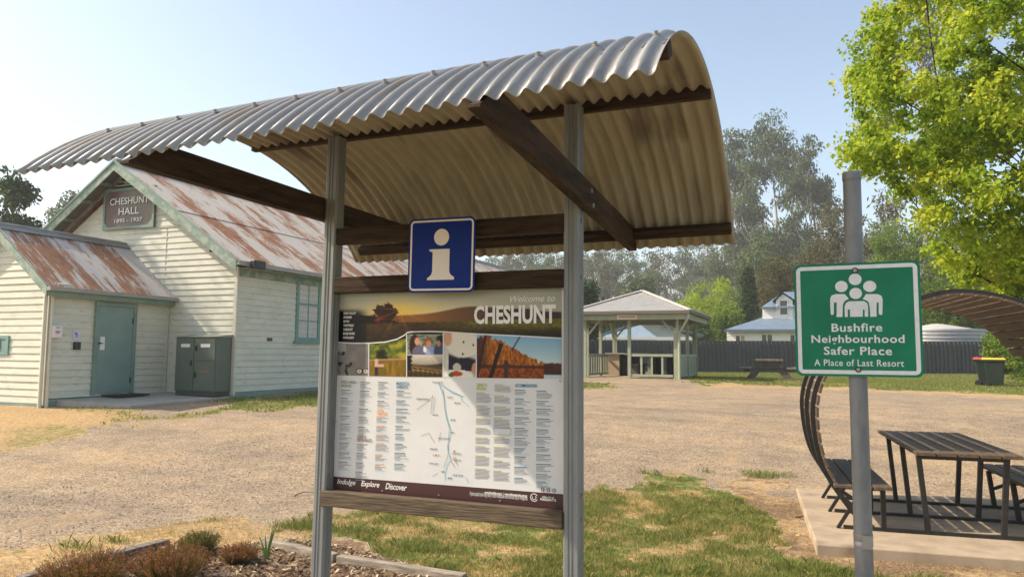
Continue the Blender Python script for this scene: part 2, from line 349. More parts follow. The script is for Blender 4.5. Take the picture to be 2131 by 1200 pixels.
def ground_mat():
    m = bpy.data.materials.new('gravel_and_turf'); m.use_nodes = True; n = m.node_tree; N = n.nodes; L = n.links; b = N['Principled BSDF']
    b.inputs['Roughness'].default_value = .95; b.inputs['Specular IOR Level'].default_value = .1
    tc = N.new('ShaderNodeTexCoord')
    def noise(sc, d=5, st=(1, 1, 1)):
        mp = N.new('ShaderNodeMapping'); mp.inputs['Scale'].default_value = st; L.new(tc.outputs['Object'], mp.inputs[0])
        t = N.new('ShaderNodeTexNoise'); t.inputs['Scale'].default_value = sc; t.inputs['Detail'].default_value = d; t.inputs['Roughness'].default_value = .65; L.new(mp.outputs[0], t.inputs[0]); return t.outputs[0]
    def ramp(v, *st):
        r = N.new('ShaderNodeValToRGB'); e = r.color_ramp.elements
        while len(e) < len(st): e.new(.5)
        for q, (p, c) in zip(e, st): q.position = p; q.color = (*c, 1)
        L.new(v, r.inputs[0]); return r.outputs[0]
    def mix(f, a, b_):
        x = N.new('ShaderNodeMixRGB'); L.new(f, x.inputs[0]); L.new(a, x.inputs[1]); L.new(b_, x.inputs[2]); return x.outputs[0]
    def mul(a, b_):
        x = N.new('ShaderNodeMixRGB'); x.blend_type = 'MULTIPLY'; x.inputs[0].default_value = 1; L.new(a, x.inputs[1]); L.new(b_, x.inputs[2]); return x.outputs[0]
    vor = N.new('ShaderNodeTexVoronoi'); vor.inputs['Scale'].default_value = 58; L.new(tc.outputs['Object'], vor.inputs[0])
    sepv = N.new('ShaderNodeSeparateColor'); L.new(vor.outputs['Color'], sepv.inputs[0])
    stone = ramp(sepv.outputs[0], (0, (.20, .155, .11)), (.3, (.298, .236, .168)), (.7, (.365, .293, .212)), (1, (.48, .40, .305)))
    fine = ramp(noise(30), (.3, (.72, .72, .72)), (.7, (1.15, 1.15, 1.15)))
    big = ramp(noise(.45, 5), (.3, (.74, .75, .78)), (.5, (.98, .96, .93)), (.7, (1.14, 1.06, .93)))
    tracks = ramp(noise(.8, 5, (.22, 1.5, 1)), (.3, (.78, .79, .82)), (.5, (1, 1, 1)), (.7, (1.14, 1.10, 1.03)))
    spot = ramp(noise(9, 5), (.56, (1, 1, 1)), (.70, (.70, .66, .60)))
    midn = ramp(noise(2.4, 7), (.35, (.84, .84, .85)), (.65, (1.10, 1.09, 1.06)))
    grav = mul(mul(mul(mul(mul(stone, fine), big), tracks), spot), midn)
    dry = mul(ramp(noise(22, 8, (1, 1, 1)), (.3, (.17, .115, .062)), (.48, (.37, .26, .135)), (.72, (.58, .43, .235))), big)
    grn = mul(ramp(noise(11, 6), (.3, (.055, .085, .022)), (.5, (.12, .16, .04)), (.7, (.25, .245, .075))), big)
    mulc = ramp(noise(28, 6), (.3, (.07, .045, .028)), (.5, (.18, .12, .075)), (.72, (.34, .24, .155)))
    def att(nm, sc, lo, hi, am=1.3):
        a = N.new('ShaderNodeAttribute'); a.attribute_name = nm
        x = N.new('ShaderNodeMath'); x.operation = 'MULTIPLY_ADD'; L.new(noise(sc, 5), x.inputs[0]); x.inputs[1].default_value = am; x.inputs[2].default_value = -am/2
        y = N.new('ShaderNodeMath'); y.operation = 'ADD'; L.new(a.outputs['Fac'], y.inputs[0]); L.new(x.outputs[0], y.inputs[1])
        z = N.new('ShaderNodeMapRange'); z.inputs[1].default_value = lo; z.inputs[2].default_value = hi; L.new(y.outputs[0], z.inputs[0]); return z.outputs[0]
    c = mix(att('dry', 6, .25, .8, 2.2), grav, dry); c = mix(att('grn', 7, .25, .85, 1.8), c, grn); c = mix(att('mul', 6, .35, .6), c, mulc)
    L.new(c, b.inputs['Base Color'])
    bp = N.new('ShaderNodeBump'); bp.inputs['Strength'].default_value = .55; bp.inputs['Distance'].default_value = .03
    L.new(noise(38, 6), bp.inputs['Height']); L.new(bp.outputs[0], b.inputs['Normal']); return m
gr = npmesh('ground', np.stack([gx, gy, gz], -1), Q, ground_mat(), {'grn': g_.ravel(), 'dry': d_.ravel(), 'mul': m_.ravel()}, smooth=True)
tag(gr, 'broad gravel yard with patches of dry and green grass', 'ground', kind='structure')
print('ground ok')

# ================================================================== information shelter (two posts, bowed iron roof)
PY = 3.15                                        # front face of the posts
XL0, XL1, XR0, XR1 = -2.318, -2.246, -1.046, -.973
def gz0(x, y): return float(ground(x, y))
ks = thing('information_shelter', (-1.65, 3.19, gz0(-1.65, 3.19)), 'bowed corrugated iron roof on two grey steel posts over the welcome board', 'shelter')
def post_profile(x0, x1, y0, y1):
    wd = x1-x0; g = .004; P = []
    for a, b_ in (((x0, y0), (x1, y0)), ((x1, y0), (x1, y1)), ((x1, y1), (x0, y1)), ((x0, y1), (x0, y0))):
        a = np.array(a); b_ = np.array(b_); d = (b_-a)/wd; nrm = np.array([-d[1], d[0]])
        for t, dep in ((.10, 0), (.30, 0), (.335, g), (.43, g), (.465, 0), (.535, 0), (.57, g), (.665, g), (.70, 0), (.90, 0)):
            P.append(a+d*wd*t+nrm*dep)
    return P
for x0, x1, zt in ((XL0, XL1, 2.70), (XR0, XR1, 2.715)):
    lean = .0125 if x0 < -2 else 0
    p = MB(); p.prism(post_profile(x0, x1, PY, PY+.075), gz0(x0, PY)-.4, zt, lambda x, y, z: (x-lean*(2.6-z), y, z))
    o = p.build('post', galvpost, ks)
    for zb in (2.19, 1.94, .90, 1.0):
        xl = x1-lean*(2.6-zb); s_ = MB(); s_.tube([(xl+.001, PY+.03, zb), (xl+.007, PY+.03, zb)], .008, 8); s_.build('bolt', steel, o)
# bowed roof: circle through front edge, crown and back edge
def circ3(a, b, c):
    ax, ay = a; bx, by = b; cx, cy = c; d = 2*(ax*(by-cy)+bx*(cy-ay)+cx*(ay-by))
    ux = ((ax*ax+ay*ay)*(by-cy)+(bx*bx+by*by)*(cy-ay)+(cx*cx+cy*cy)*(ay-by))/d; uy = ((ax*ax+ay*ay)*(cx-bx)+(bx*bx+by*by)*(ax-cx)+(cx*cx+cy*cy)*(bx-ax))/d
    return ux, uy, math.hypot(ax-ux, ay-uy)
cy_, cz_, cr_ = circ3((2.02, 2.38), (2.99, 2.775), (4.06, 2.185))
a0 = math.atan2(2.38-cz_, 2.02-cy_); a1 = math.atan2(2.185-cz_, 4.06-cy_)
XA, XB = -2.975, -.405
def roofpt(u, t, off=0):     # u 0..1 left to right, t 0..1 front to back
    a = a0+(a1-a0)*t; rr = cr_+off
    y = cy_+rr*math.cos(a); z = cz_+rr*math.sin(a)
    x = XA+(XB-XA)*u+(1-u)*.19*t; y += (1-u)*.07*t-(1-u)*.02*(1-t); z += -(1-u)*.075*(1-t)
    return (x, y, z)
NU, NT = 39*8, 30
V = [roofpt(i/NU, j/NT, .0115*math.sin(2*math.pi*39*i/NU)) for j in range(NT+1) for i in range(NU+1)]
mb = MB(); mb.add(V, [(j*(NU+1)+i, j*(NU+1)+i+1, (j+1)*(NU+1)+i+1, (j+1)*(NU+1)+i) for j in range(NT) for i in range(NU)], 0, True)
roof = mb.build('roof_sheet', [galv, galvu], ks); sd = roof.modifiers.new('sheet', 'SOLIDIFY'); sd.thickness = .0015; sd.offset = -1; sd.material_offset = 1
for i in range(2, 39, 3):
    s_ = MB(); p = np.array(roofpt((i+.25)/39, .145, .009)); q = np.array(roofpt((i+.25)/39, .145, .022)); s_.tube([p, q], .007, 6); s_.tube([p, p+(q-p)*.25], .013, 8); s_.build('screw', steel, roof)
for t, xa, xb, dz, wd, hh in ((.13, XA+.06, XB-.005, -.036, .075, .05), (.57, -2.875, XB-.008, 0, 0, 0), (.955, XA+.28, XB-.01, -.032, .05, .045)):
    mb = MB()
    if dz == 0: mb.box(xa, xb, PY+.077, PY+.115, 2.700, 2.757)
    else:
        pa = np.array(roofpt(0, t, dz)); pb = np.array(roofpt(1, t, dz)); pa[0] = xa; pb[0] = xb
        nv = np.array(roofpt(1, t, .1))-np.array(roofpt(1, t, 0)); mb.beam(pa, pb, wd, hh, nv)
    mb.build('purlin', wood, ks, .003)
def arch_z(u, y):
    ts = np.linspace(0, 1, 400); P = np.array([roofpt(u, t, -.011) for t in ts]); return float(np.interp(y, P[:, 1], P[:, 2]))
def rafter(x0, u, ya, yb, zb0, zb1, dep):      # deep timber, its ends cut to the curve of the sheet
    bz = lambda y: zb0+(zb1-zb0)*(y-ya)/(yb-ya)
    ys = np.linspace(ya, yb, 60); top = [(y, max(bz(y)+.004, min(bz(y)+dep, arch_z(u, y), bz(y)+.01+(y-ya)*1.2))) for y in ys]
    mb = MB(); V = [(x, y, z) for x in (x0, x0+.045) for y, z in top]+[(x, y, bz(y)) for x in (x0, x0+.045) for y in ys]; n = 60; F_ = []
    for i in range(n-1):
        F_ += [(i, n+i, n+i+1, i+1), (2*n+i, 2*n+i+1, 3*n+i+1, 3*n+i), (i, i+1, 2*n+i+1, 2*n+i), (n+i+1, n+i, 3*n+i, 3*n+i+1)]
    F_ += [(0, 2*n, 3*n, n), (n-1, 2*n-1, 4*n-1, 3*n-1)]
    mb.add(V, F_); mb.build('rafter', woodY, ks)
rafter(XL0-.047, (XL0-XA)/(XB-XA), 1.975, 4.09, 2.284, 2.262, .112)
rafter(XR1+.003, (XR1-XA)/(XB-XA), 2.0, 4.06, 2.336, 2.17, .112)
for dy, dz in ((-.01, .03), (.02, -.03)): s_ = MB(); s_.tube([(XR1+.046, 3.18+dy, 2.29+dz), (XR1+.054, 3.18+dy, 2.29+dz)], .011, 8); s_.build('bolt', steel, ks)
for z0, z1, y0, m_, xr in ((2.143, 2.224, PY+.002, wood, XR0), (1.897, 1.978, PY+.002, wood, XR0), (.857, .932, PY-.004, woodrail, XR0)):
    mb = MB(); mb.box(XL1-.004 if z0 > 2 else XL1-.008 if z0 > 1 else XL1-.05, xr-.001, y0 if z0 > 1 else y0-.006, y0+.045, z0, z1); mb.build('rail', m_, ks, .004)

# ------------------------------------------------------------------ welcome board (flat print between the posts)
BY = 3.212
bd = thing('information_board', (-1.646, BY, .93), 'printed welcome to Cheshunt board with sunset photo, map and listings between the grey posts', 'notice board')
BX0, BX1, BZ0, BZ1 = XL1-.018, XR0-.002, .925, 1.912
mb = MB(); mb.box(BX0, BX1, BY, BY+.006, BZ0, BZ1)
board = mb.build('board', mat('board_print_white', (.62, .635, .645), (.67, .685, .69), 6, .35), bd)
def bq(x, y): p = onY(680+x/2.449, 580+y/2.449, BY); return (p[0], p[2])       # photo crop -> board plane
def BT(x, z, d): return (x, BY-d, z)
def picture(name, px, fn, nu, nv, d=.0012):      # print in colour patches: quadrilateral px (tl, tr, br, bl)
    P = [np.array(bq(*p)) for p in px]; uu, vv = np.meshgrid(np.linspace(0, 1, nu), np.linspace(0, 1, nv))
    top = P[0]+(P[1]-P[0])*uu[..., None]; bot = P[3]+(P[2]-P[3])*uu[..., None]; X = top+(bot-top)*vv[..., None]
    c = np.clip(fn(uu, vv), 0, 1)**2.4*.95
    ix = np.arange(nu*nv).reshape(nv, nu); q = np.stack([ix[:-1, :-1], ix[1:, :-1], ix[1:, 1:], ix[:-1, 1:]], -1).reshape(-1, 4)
    V = np.stack([X[..., 0], np.full(uu.shape, BY-d), X[..., 1]], -1)
    return npmesh(name, V, q, MATS.get('print') or vcol_mat('print', rough=.38), None, bd, col=c.reshape(-1, 3))
def mixc(a, b, t): t = np.clip(t, 0, 1)[..., None]; return np.array(a)*(1-t)+np.array(b)*t if not hasattr(a, 'ndim') or np.ndim(a) == 1 else a*(1-t)+np.array(b)*t
def full(u, c): return np.ones(u.shape+(3,))*np.array(c)
def sunset(u, v):
    c = mixc(full(u, (.66, .68, .64)), (.93, .86, .68), (v-.05)/.4*np.exp(-((u-.36)/.42)**2))
    glow = np.exp(-(((u-.30)/.13)**2+((v-.42)/.2)**2)); c = mixc(c, (1., .86, .42), glow*.95)
    n = fbm(u*8, v*3, .35)
    ridge = .47-.13*np.exp(-((u-.62)/.14)**2)-.06*np.exp(-((u-.85)/.16)**2)+.04*(u > .9); c = mixc(c, mixc(full(u, (.62, .42, .22)), (.25, .19, .17), (u-.4)/.45), ss(-.01, .02, v-ridge-.0*n))
    hillL = .33+.9*u; c = mixc(c, (.14, .09, .07), ss(-.01, .02, v-hillL-(n-.5)*.08)*(u < .3))
    tr = ((u-.235)/.06)**2+((v-.44)/.19)**2+(fbm(u*30, v*9, .5)-.5)*2.2; c = mixc(c, mixc(full(u, (.24, .14, .07)), (.50, .24, .08), np.exp(-((u-.2)/.04)**2-((v-.55)/.08)**2)), ss(1.1, .9, tr))
    fieldc = mixc(full(u, (.30, .21, .09)), (.17, .14, .06), (v-.6)/.35); fieldc = mixc(fieldc, (.42, .40, .13), (u-.35)/.3*ss(.9, .6, v)); fieldc = fieldc*(.65+.75*fbm(u*14, v*5, .16))[..., None]
    c = mixc(c, fieldc, ss(.60, .63, v)); c = mixc(c, (.05, .05, .06), ss(.17, .08, u)*ss(.28, .45, v))
    a = np.arctan2(v-.38, (u-.30)*3.0); r = np.hypot((u-.30)*3, v-.38); c = mixc(c, (1, .72, .2), (np.cos(a*9+1) > .86)*np.exp(-r/.16)*.75)
    return c
def p_grey(u, v):
    c = full(u, (.52, .51, .50))*(.85+.3*fbm(u, v, .3))[..., None]; c = mixc(c, (.70, .71, .70), (u < .28)*(v < .3)*.7); c = mixc(c, (.2, .2, .2), (fbm(u*3, v*2, .4) > .64)*(u < .5)*(v > .25))
    for cx in (.73, .93):
        q = np.hypot((u-cx)*1.0, (v-.86)*1.1); c = mixc(c, (.15, .14, .13), ss(.115, .10, q)); c = mixc(c, (.86, .83, .78), ss(.085, .07, q)); c = mixc(c, (.2, .18, .15), ss(.03, .02, q))
    return c
def p_river(u, v):
    n = fbm(u*4, v*4, .5); c = mixc(full(u, (.30, .36, .14)), (.66, .62, .20), (n-.35)*2.4+(u-.5)*.6); c = mixc(c, (.14, .15, .08), ss(.2, .1, np.hypot(u-.36, v-.42)+(n-.5)*.2))
    w_ = mixc(full(u, (.42, .36, .12)), (.62, .47, .15), (fbm(u*6, v*2, .4)-.3)*2); c = mixc(c, w_, ss(.50, .55, v)); c = mixc(c, (.72, .55, .42), (np.abs(v-.52) < .02)*.8)
    q = ss(.05, .035, np.abs(u-.2))*(v > .5)*(v < .98); c = mixc(c, (.80, .68, .62), q*(v < .72)); c = mixc(c, (.25, .2, .24), q*(v > .72)); c = mixc(c, (.82, .66, .58), ss(.05, .03, np.abs(v-.69-.05*(u-.2)))*(u > .2)*(u < .4)); return c
def p_people(u, v):
    n = fbm(u*6, v*5, .4); c = mixc(full(u, (.60, .64, .55)), (.32, .36, .28), (n-.4)*3)
    def blob(cx, cy, rx, ry, col): 
        nonlocal c; c = mixc(c, col, ss(1.15, .85, ((u-cx)/rx)**2+((v-cy)/ry)**2))
    blob(.2, .55, .14, .55, (.20, .11, .10)); blob(.33, .95, .2, .4, (.42, .40, .50)); blob(.28, .35, .07, .2, (.80, .58, .48))
    blob(.58, .4, .11, .24, (.66, .42, .28)); blob(.6, .48, .07, .17, (.84, .64, .54)); blob(.68, .92, .16, .34, (.60, .64, .78)); blob(.93, .28, .1, .25, (.10, .08, .09)); blob(.92, .85, .17, .45, (.28, .30, .42)); blob(.88, .45, .05, .16, (.72, .5, .42)); blob(.5, .75, .05, .15, (.85, .88, .9))
    return c
def p_dusk(u, v):
    n = fbm(u*5, v*4, .4); c = mixc(full(u, (.82, .80, .74)), (.62, .60, .55), v*2.2+n*.3); c = mixc(c, mixc(full(u, (.42, .33, .22)), (.25, .21, .16), u), ss(.36+.14*0, .42, v+.12*(u < .0)-(.08*np.sin(u*3))+.03)); c = mixc(c, (.72, .58, .32), ss(.18, 0, np.abs(v-.60-.18*u))*.7)
    c = mixc(c, (.30, .24, .10), ss(.68, .8, v-.12*u)); c = mixc(c, (.09, .08, .07), ss(.16, .1, u-.02*np.sin(v*30))*(v < .7)); c = mixc(c, (.10, .08, .06), np.maximum(np.abs(v-.56-.2*u) < .022, (np.mod(u*22, 1) < .3)*(v > .56+.2*u)*.7)*1.); return c
def p_food(u, v):
    c = full(u, (.80, .79, .75))*(.88+.2*fbm(u*2, v*2, .4))[..., None]; q = (v > .42+.0*u)*(u > .12+.12*(v < .7))*(v < .88); c = mixc(c, (.13, .13, .20), ss(0, .1, v-.42-.25*np.abs(u-.1)+.1*(u > .5))*(u > .16)*(v < .86))
    c = mixc(c, (.86, .84, .78), ss(1.1, .95, ((u-.6)/.5)**2+((v-.25)/.3)**2)); c = mixc(c, (.80, .62, .50), ss(1.1, .8, ((u-.12)/.14)**2+((v-.13)/.17)**2))
    c = mixc(c, (.88, .88, .84), ss(1.05, .95, ((u-.42)/.5)**2+((v-.98)/.16)**2)); c = mixc(c, (.75, .75, .68), ss(1.1, .9, ((u-.42)/.13)**2+((v-.77)/.09)**2)); c = mixc(c, (.72, .30, .14), ss(1.1, .9, ((u-.4)/.2)**2+((v-.92)/.06)**2)); c = mixc(c, (.32, .42, .14), ss(1.1, .9, ((u-.24)/.09)**2+((v-.95)/.05)**2)); c = mixc(c, (.78, .56, .44), ss(1.1, .9, ((u-.98)/.1)**2+((v-.8)/.14)**2))
    for cx, cy in ((.62, .2), (.92, .26), (.6, .47)): c = mixc(c, (.15, .15, .13), ss(.035, .02, np.hypot(u-cx, v-cy)))
    return c
def p_lake(u, v):
    n = fbm(u*10, v*3, .3); c = mixc(full(u, (.50, .68, .80)), (.74, .82, .83), v*1.6)
    top = .05+.62*ss(.1, .95, u)+(n-.5)*.18; tc_ = mixc(full(u, (.52, .27, .07)), (.80, .52, .16), (fbm(u*16, v*3, .22)-.35)*2.6); tc_ = mixc(tc_, (.20, .10, .06), ss(.22, .0, u)*.8)
    c = mixc(c, tc_, ss(-.01, .03, v-top)*(u < .83)); c = mixc(c, (.33, .20, .14), ss(-.01, .02, v-.62-(n-.5)*.05)*(u >= .8)); c = mixc(c, (.24, .13, .11), ss(.06, .02, np.abs(v-.73))*(u < .9)*.8)
    c = mixc(c, mixc(full(u, (.40, .18, .07)), (.66, .35, .12), (fbm(u*14, v*6, .2)-.35)*3), ss(.78, .80, v)*(u < .82)); c = mixc(c, (.72, .80, .84), ss(.88, .92, v)*(u > .8)); c = mixc(c, (.27, .18, .16), ss(.78, .80, v)*ss(.92, .88, v)*(u >= .8))
    c = mixc(c, (.13, .09, .09), ss(.03, .02, np.abs(u-.30+(v-.2)*.16))*(v > .2)); c = mixc(c, (.26, .19, .22), ss(.03, .02, np.abs(u-.36))*(v > .58)); c = mixc(c, (.2, .14, .12), ss(.012, .006, np.abs(u-.44-(.3-v)*.28))*(v < .34)); c = mixc(c, (.2, .12, .1), ss(.02, .01, np.abs(u-.1+(v-.1)*.1))); return c
picture('sunset_photo', [(56, 72), (1197, 42), (1197, 302), (54, 330)], sunset, 220, 70, .0008)
picture('river_stones_photo', [(54, 326), (212, 331), (210, 494), (50, 491)], p_grey, 34, 34)
picture('fishing_photo', [(218, 326), (407, 306), (404, 498), (216, 494)], p_river, 44, 40)
picture('picnic_photo', [(412, 282), (594, 283), (592, 385), (411, 385)], p_people, 52, 30)
picture('lookout_photo', [(410, 390), (590, 388), (588, 500), (408, 498)], p_dusk, 52, 30)
picture('plated_food_photo', [(598, 274), (761, 280), (759, 503), (596, 500)], p_food, 44, 52)
picture('lake_photo', [(765, 282), (1197, 300), (1197, 509), (762, 504)], p_lake, 110, 60)
mb = MB()   # white sweep dividing the sunset from the pictures under it
sw = [(52, 321), (130, 326), (215, 326), (300, 320), (360, 305), (395, 286), (412, 272), (430, 268), (520, 266), (600, 268), (765, 279), (980, 289), (1197, 301)]
for a, b in zip(sw, sw[1:]):
    A_ = bq(*a); B_ = bq(*b); t = .0045; mb.quad(BT(A_[0], A_[1]-t, .002), BT(B_[0], B_[1]-t, .002), BT(B_[0], B_[1]+t*.3, .002), BT(A_[0], A_[1]+t*.3, .002))
for x, ya, yb in ((215, 328, 497), (408, 284, 500), (595, 272, 503), (763, 283, 505)):
    A_ = bq(x, ya); B_ = bq(x, yb); t = .0025; mb.quad(BT(B_[0]-t, B_[1], .002), BT(B_[0]+t, B_[1], .002), BT(A_[0]+t, A_[1], .002), BT(A_[0]-t, A_[1], .002))
mb.build('picture_border', swhite, bd)
maroon = mat('maroon_print', (.060, .022, .024), rough=.35)
mb = MB(); c4 = [bq(22, 1004), bq(1197, 1095), bq(1197, 1168), bq(15, 1078)]
c4[2] = (c4[2][0], BZ0+.002); c4[3] = (c4[3][0], BZ0+.002); flat(mb, [(BX0, c4[3][1]), (BX1, c4[2][1]), (BX1, c4[1][1]), (BX0, c4[0][1])], BT, .001); mb.build('footer_band', maroon, bd)
def btext(mb, txt, x0, yt, x1, yb, bold=.0, shear=0, mi=0, d=.0026):   # crop box on the board
    a = bq((x0+x1)/2, yb); b = bq((x0+x1)/2, yt); l = bq(x0, (yt+yb)/2); r = bq(x1, (yt+yb)/2)
    text(mb, txt, l[0], r[0], a[1], b[1], BT, d, bold, shear, mi)
prw = mat('print_white', (.80, .80, .77), rough=.4); prg = mat('print_grey', (.16, .15, .15), rough=.5); prb = mat('print_blue', (.04, .20, .33), rough=.5)
pro = mat('print_orange', (.80, .36, .10), rough=.5); prl = mat('print_lime', (.42, .46, .05), rough=.5); prbr = mat('print_brown', (.24, .14, .12), rough=.5); prlb = mat('print_pale_blue', (.25, .55, .70), rough=.5); prol = mat('print_olive', (.27, .27, .20), rough=.5)
mb = MB(); btext(mb, 'CHESHUNT', 752, 133, 1168, 229, .035); btext(mb, 'Welcome to', 936, 84, 1164, 116, .0, .35)
mb.build('title_lettering', prw, bd)
mb = MB()
for i, s_ in enumerate(('KING VALLEY', 'MYRRHEE', 'MOYHU', 'WHITFIELD', 'CHESHUNT', 'ROSE RIVER', 'WHITLANDS')):
    btext(mb, s_, 88-i*.6, 169+i*20.7, 88+len(s_)*5.7, 181+i*20.7, .03)
mb.build('town_list_lettering', prw, bd)
mb = MB(); btext(mb, 'Indulge', 54, 1020, 148, 1054, .015, .3); btext(mb, 'Explore', 176, 1030, 270, 1066, .015, .3); btext(mb, 'Discover', 300, 1042, 410, 1074, .015, .3)
btext(mb, 'www.kingvalley.org.au  |  www.visitwangaratta.com.au', 806, 1087, 1022, 1106, .03); btext(mb, 'A joint project by the King Valley Tourism Association with the Rural City of Wangaratta', 730, 1092, 1024, 1120, 0)
btext(mb, 'RURAL CITY OF', 1100, 1107, 1158, 1116, .02); btext(mb, 'WANGARATTA', 1088, 1117, 1170, 1130, .02)
c = bq(1058, 1112); n_ = 20
for r0, r1, a_, b_ in ((.0155, .0185, 30, 330), (.008, .0105, 150, 420)):
    P = [(c[0]+r*math.cos(R_(a_+(b_-a_)*k/n_)), c[1]+r*.95*math.sin(R_(a_+(b_-a_)*k/n_))) for r in (r0, r1) for k in range(n_+1)]
    mb.add([BT(x, z, .0026) for x, z in P], [(k, k+1, n_+2+k, n_+1+k) for k in range(n_)])
mb.build('footer_lettering', prw, bd)
mb = MB()
for i, (x, ch) in enumerate(((1101, 'f'), (1130, 't'), (1159, 'o'))):
    c = bq(x, 1072+i*2.4); flat(mb, disc(c[0], c[1], .0085), BT, .0022, 0); text(mb, ch, c[0]-.003, c[0]+.003, c[1]-.005, c[1]+.005, BT, .003, .03, 0, 1)
mb.build('social_icon', [prg, prw], bd)
HEAD = [('FOOD, WINE &', 76, 519, 150, 535, 'prol'), ('PRODUCE', 76, 537, 126, 551, 'prol'), ('MARKETS &', 356, 524, 420, 540, 'prb'), ('FARMGATE', 356, 542, 413, 558, 'prb'), ('LOCAL', 258, 660, 290, 676, 'pro'), ('SERVICES', 257, 678, 308, 693, 'pro'),
        ('CAFES &', 157, 795, 202, 811, 'prbr'), ('RESTAURANTS', 157, 813, 230, 829, 'prbr'), ('THINGS TO', 764, 532, 818, 548, 'prl'), ('SEE & DO', 764, 550, 812, 566, 'prl'), ('ACCOMMODATION', 960, 535, 1072, 552, 'prb')]
hm = {}
for s_, x0, y0, x1, y1, k in HEAD: btext(hm.setdefault(k, MB()), s_, x0, y0, x1, y1, .025)
KEY = dict(prol=prol, prb=prb, pro=pro, prbr=prbr, prl=prl)
for k, q in hm.items(): q.build('heading_lettering', KEY[k], bd)
# columns of fine print: entry title + a few short lines (too small to read in the photo)
fp = MB(); FPM = [prg, prb, pro, prl, prlb, prbr]
def fine(x0, x1, y, wd, mi, th=2.6):
    a = bq(x0, y); b = bq(x0+(x1-x0)*wd, y+ (x1-x0)*wd*.04); t = th/2.449/470
    fp.quad(BT(a[0], a[1]-t/2, .0016), BT(b[0], b[1]-t/2, .0016), BT(b[0], b[1]+t/2, .0016), BT(a[0], a[1]+t/2, .0016), mi)
rr = random.Random(3)
def column(x0, x1, ys, ye, slant, hc, step=49, body=0):
    y = ys
    while y < ye-14:
        k = rr.randint(3, 5) if not body else rr.randint(4, 7); dx = slant*(y-510)
        fine(x0+dx, x1+dx, y, rr.uniform(.45, .8), hc, 4.0)
        for i in range(k): fine(x0+dx, x1+dx, y+8+i*6.6, rr.uniform(.85, 1) if body else rr.uniform(.35, .95), 0, 2.2)
        if not body: fine(x0+dx, x1+dx, y+8+k*6.6, rr.uniform(.5, 1), 4, 1.6)
        y += 8+k*6.6+rr.uniform(9, 16)
column(76, 146, 566, 985, -.04, 0); column(172, 240, 526, 780, -.05, 0); column(172, 240, 842, 1000, -.055, 5); column(262, 330, 526, 650, -.04, 0); column(260, 332, 700, 1000, -.035, 2)
column(358, 440, 570, 970, -.035, 1); column(764, 842, 578, 1010, -.02, 3, body=1); column(856, 942, 538, 750, -.02, 3, body=1); column(856, 942, 806, 1020, -.015, 3, body=1); column(960, 1052, 566, 1050, -.012, 1); column(1070, 1166, 570, 1050, -.006, 1)
fp.build('fine_print', FPM, bd)
mp_ = MB(); MPM = [prlb, prg, pro, prb]
def pline(P, t, mi):
    for a, b in zip(P, P[1:]):
        a = np.array(bq(*a)); b = np.array(bq(*b)); d = b-a; d /= np.linalg.norm(d); n = np.array([-d[1], d[0]])*t/2
        mp_.quad(BT(*(a-n), .0018), BT(*(b-n), .0018), BT(*(b+n), .0018), BT(*(a+n), .0018), mi)
pline([(570, 528), (588, 575), (598, 610), (603, 660), (610, 700), (622, 740), (632, 772), (626, 810), (615, 850), (622, 890), (632, 920), (612, 950), (602, 985), (604, 1028)], .0035, 0)
pline([(570, 528), (625, 565), (680, 592), (690, 620), (725, 650)], .003, 0); pline([(585, 540), (640, 580), (700, 600)], .002, 3)
for L_ in ([(595, 560), (600, 640), (608, 700), (625, 760), (620, 830), (618, 900), (596, 960)], [(540, 590), (530, 690)], [(552, 600), (542, 680)], [(460, 665), (520, 620), (540, 600)], [(480, 800), (520, 785), (550, 835)], [(635, 930), (655, 960)], [(650, 920), (670, 950)], [(540, 1005), (565, 988)], [(712, 1010), (722, 1040)], [(580, 780), (572, 830)]): pline(L_, .0016, 1)
for s_, x, y in (('WANGARATTA', 565, 527), ('OXLEY', 628, 603), ('MILAWA', 668, 632), ('MOYHU', 555, 692), ('KING VALLEY', 598, 812), ('EDI', 642, 782), ('MYRRHEE', 546, 866), ('WHITFIELD', 662, 890), ('CHESHUNT', 665, 923), ('WHITLANDS', 545, 940), ('ROSE RIVER', 670, 1000), ('BOBINAWARRAH', 490, 612)):
    btext(mp_, s_, x-len(s_)*2.7, y-4, x+len(s_)*2.7, y+4, .02, 0, 1)
for x, y in ((650, 718), (636, 718), (545, 897), (558, 897), (571, 897), (655, 910), (645, 910), (585, 980), (596, 981), (622, 1014), (634, 1014), (650, 877)):
    c = bq(x, y); flat(mp_, disc(c[0], c[1], .0042, n=10), BT, .0022, 2 if x % 2 else 3)
for a, b in (((852, 758), (938, 795)),):
    A_, B_ = bq(*a), bq(*b); 
    for p, q in (((A_[0], A_[1]), (B_[0], A_[1])), ((A_[0], B_[1]), (B_[0], B_[1])), ((A_[0], A_[1]), (A_[0], B_[1])), ((B_[0], A_[1]), (B_[0], B_[1]))):
        mp_.beam(BT(*p, .002), BT(*q, .002), .001, .001, (0, 1, .01) , 1)
mp_.build('valley_map', MPM, bd)
for x, y in ((320, 76), (892, 56), (285, 1078), (884, 1128), (572, 1100), (46, 726), (1190, 520)):
    c = bq(x, y); s_ = MB(); s_.tube([BT(*c, 0), BT(*c, .004)], .004, 8); s_.build('screw', steel, bd)

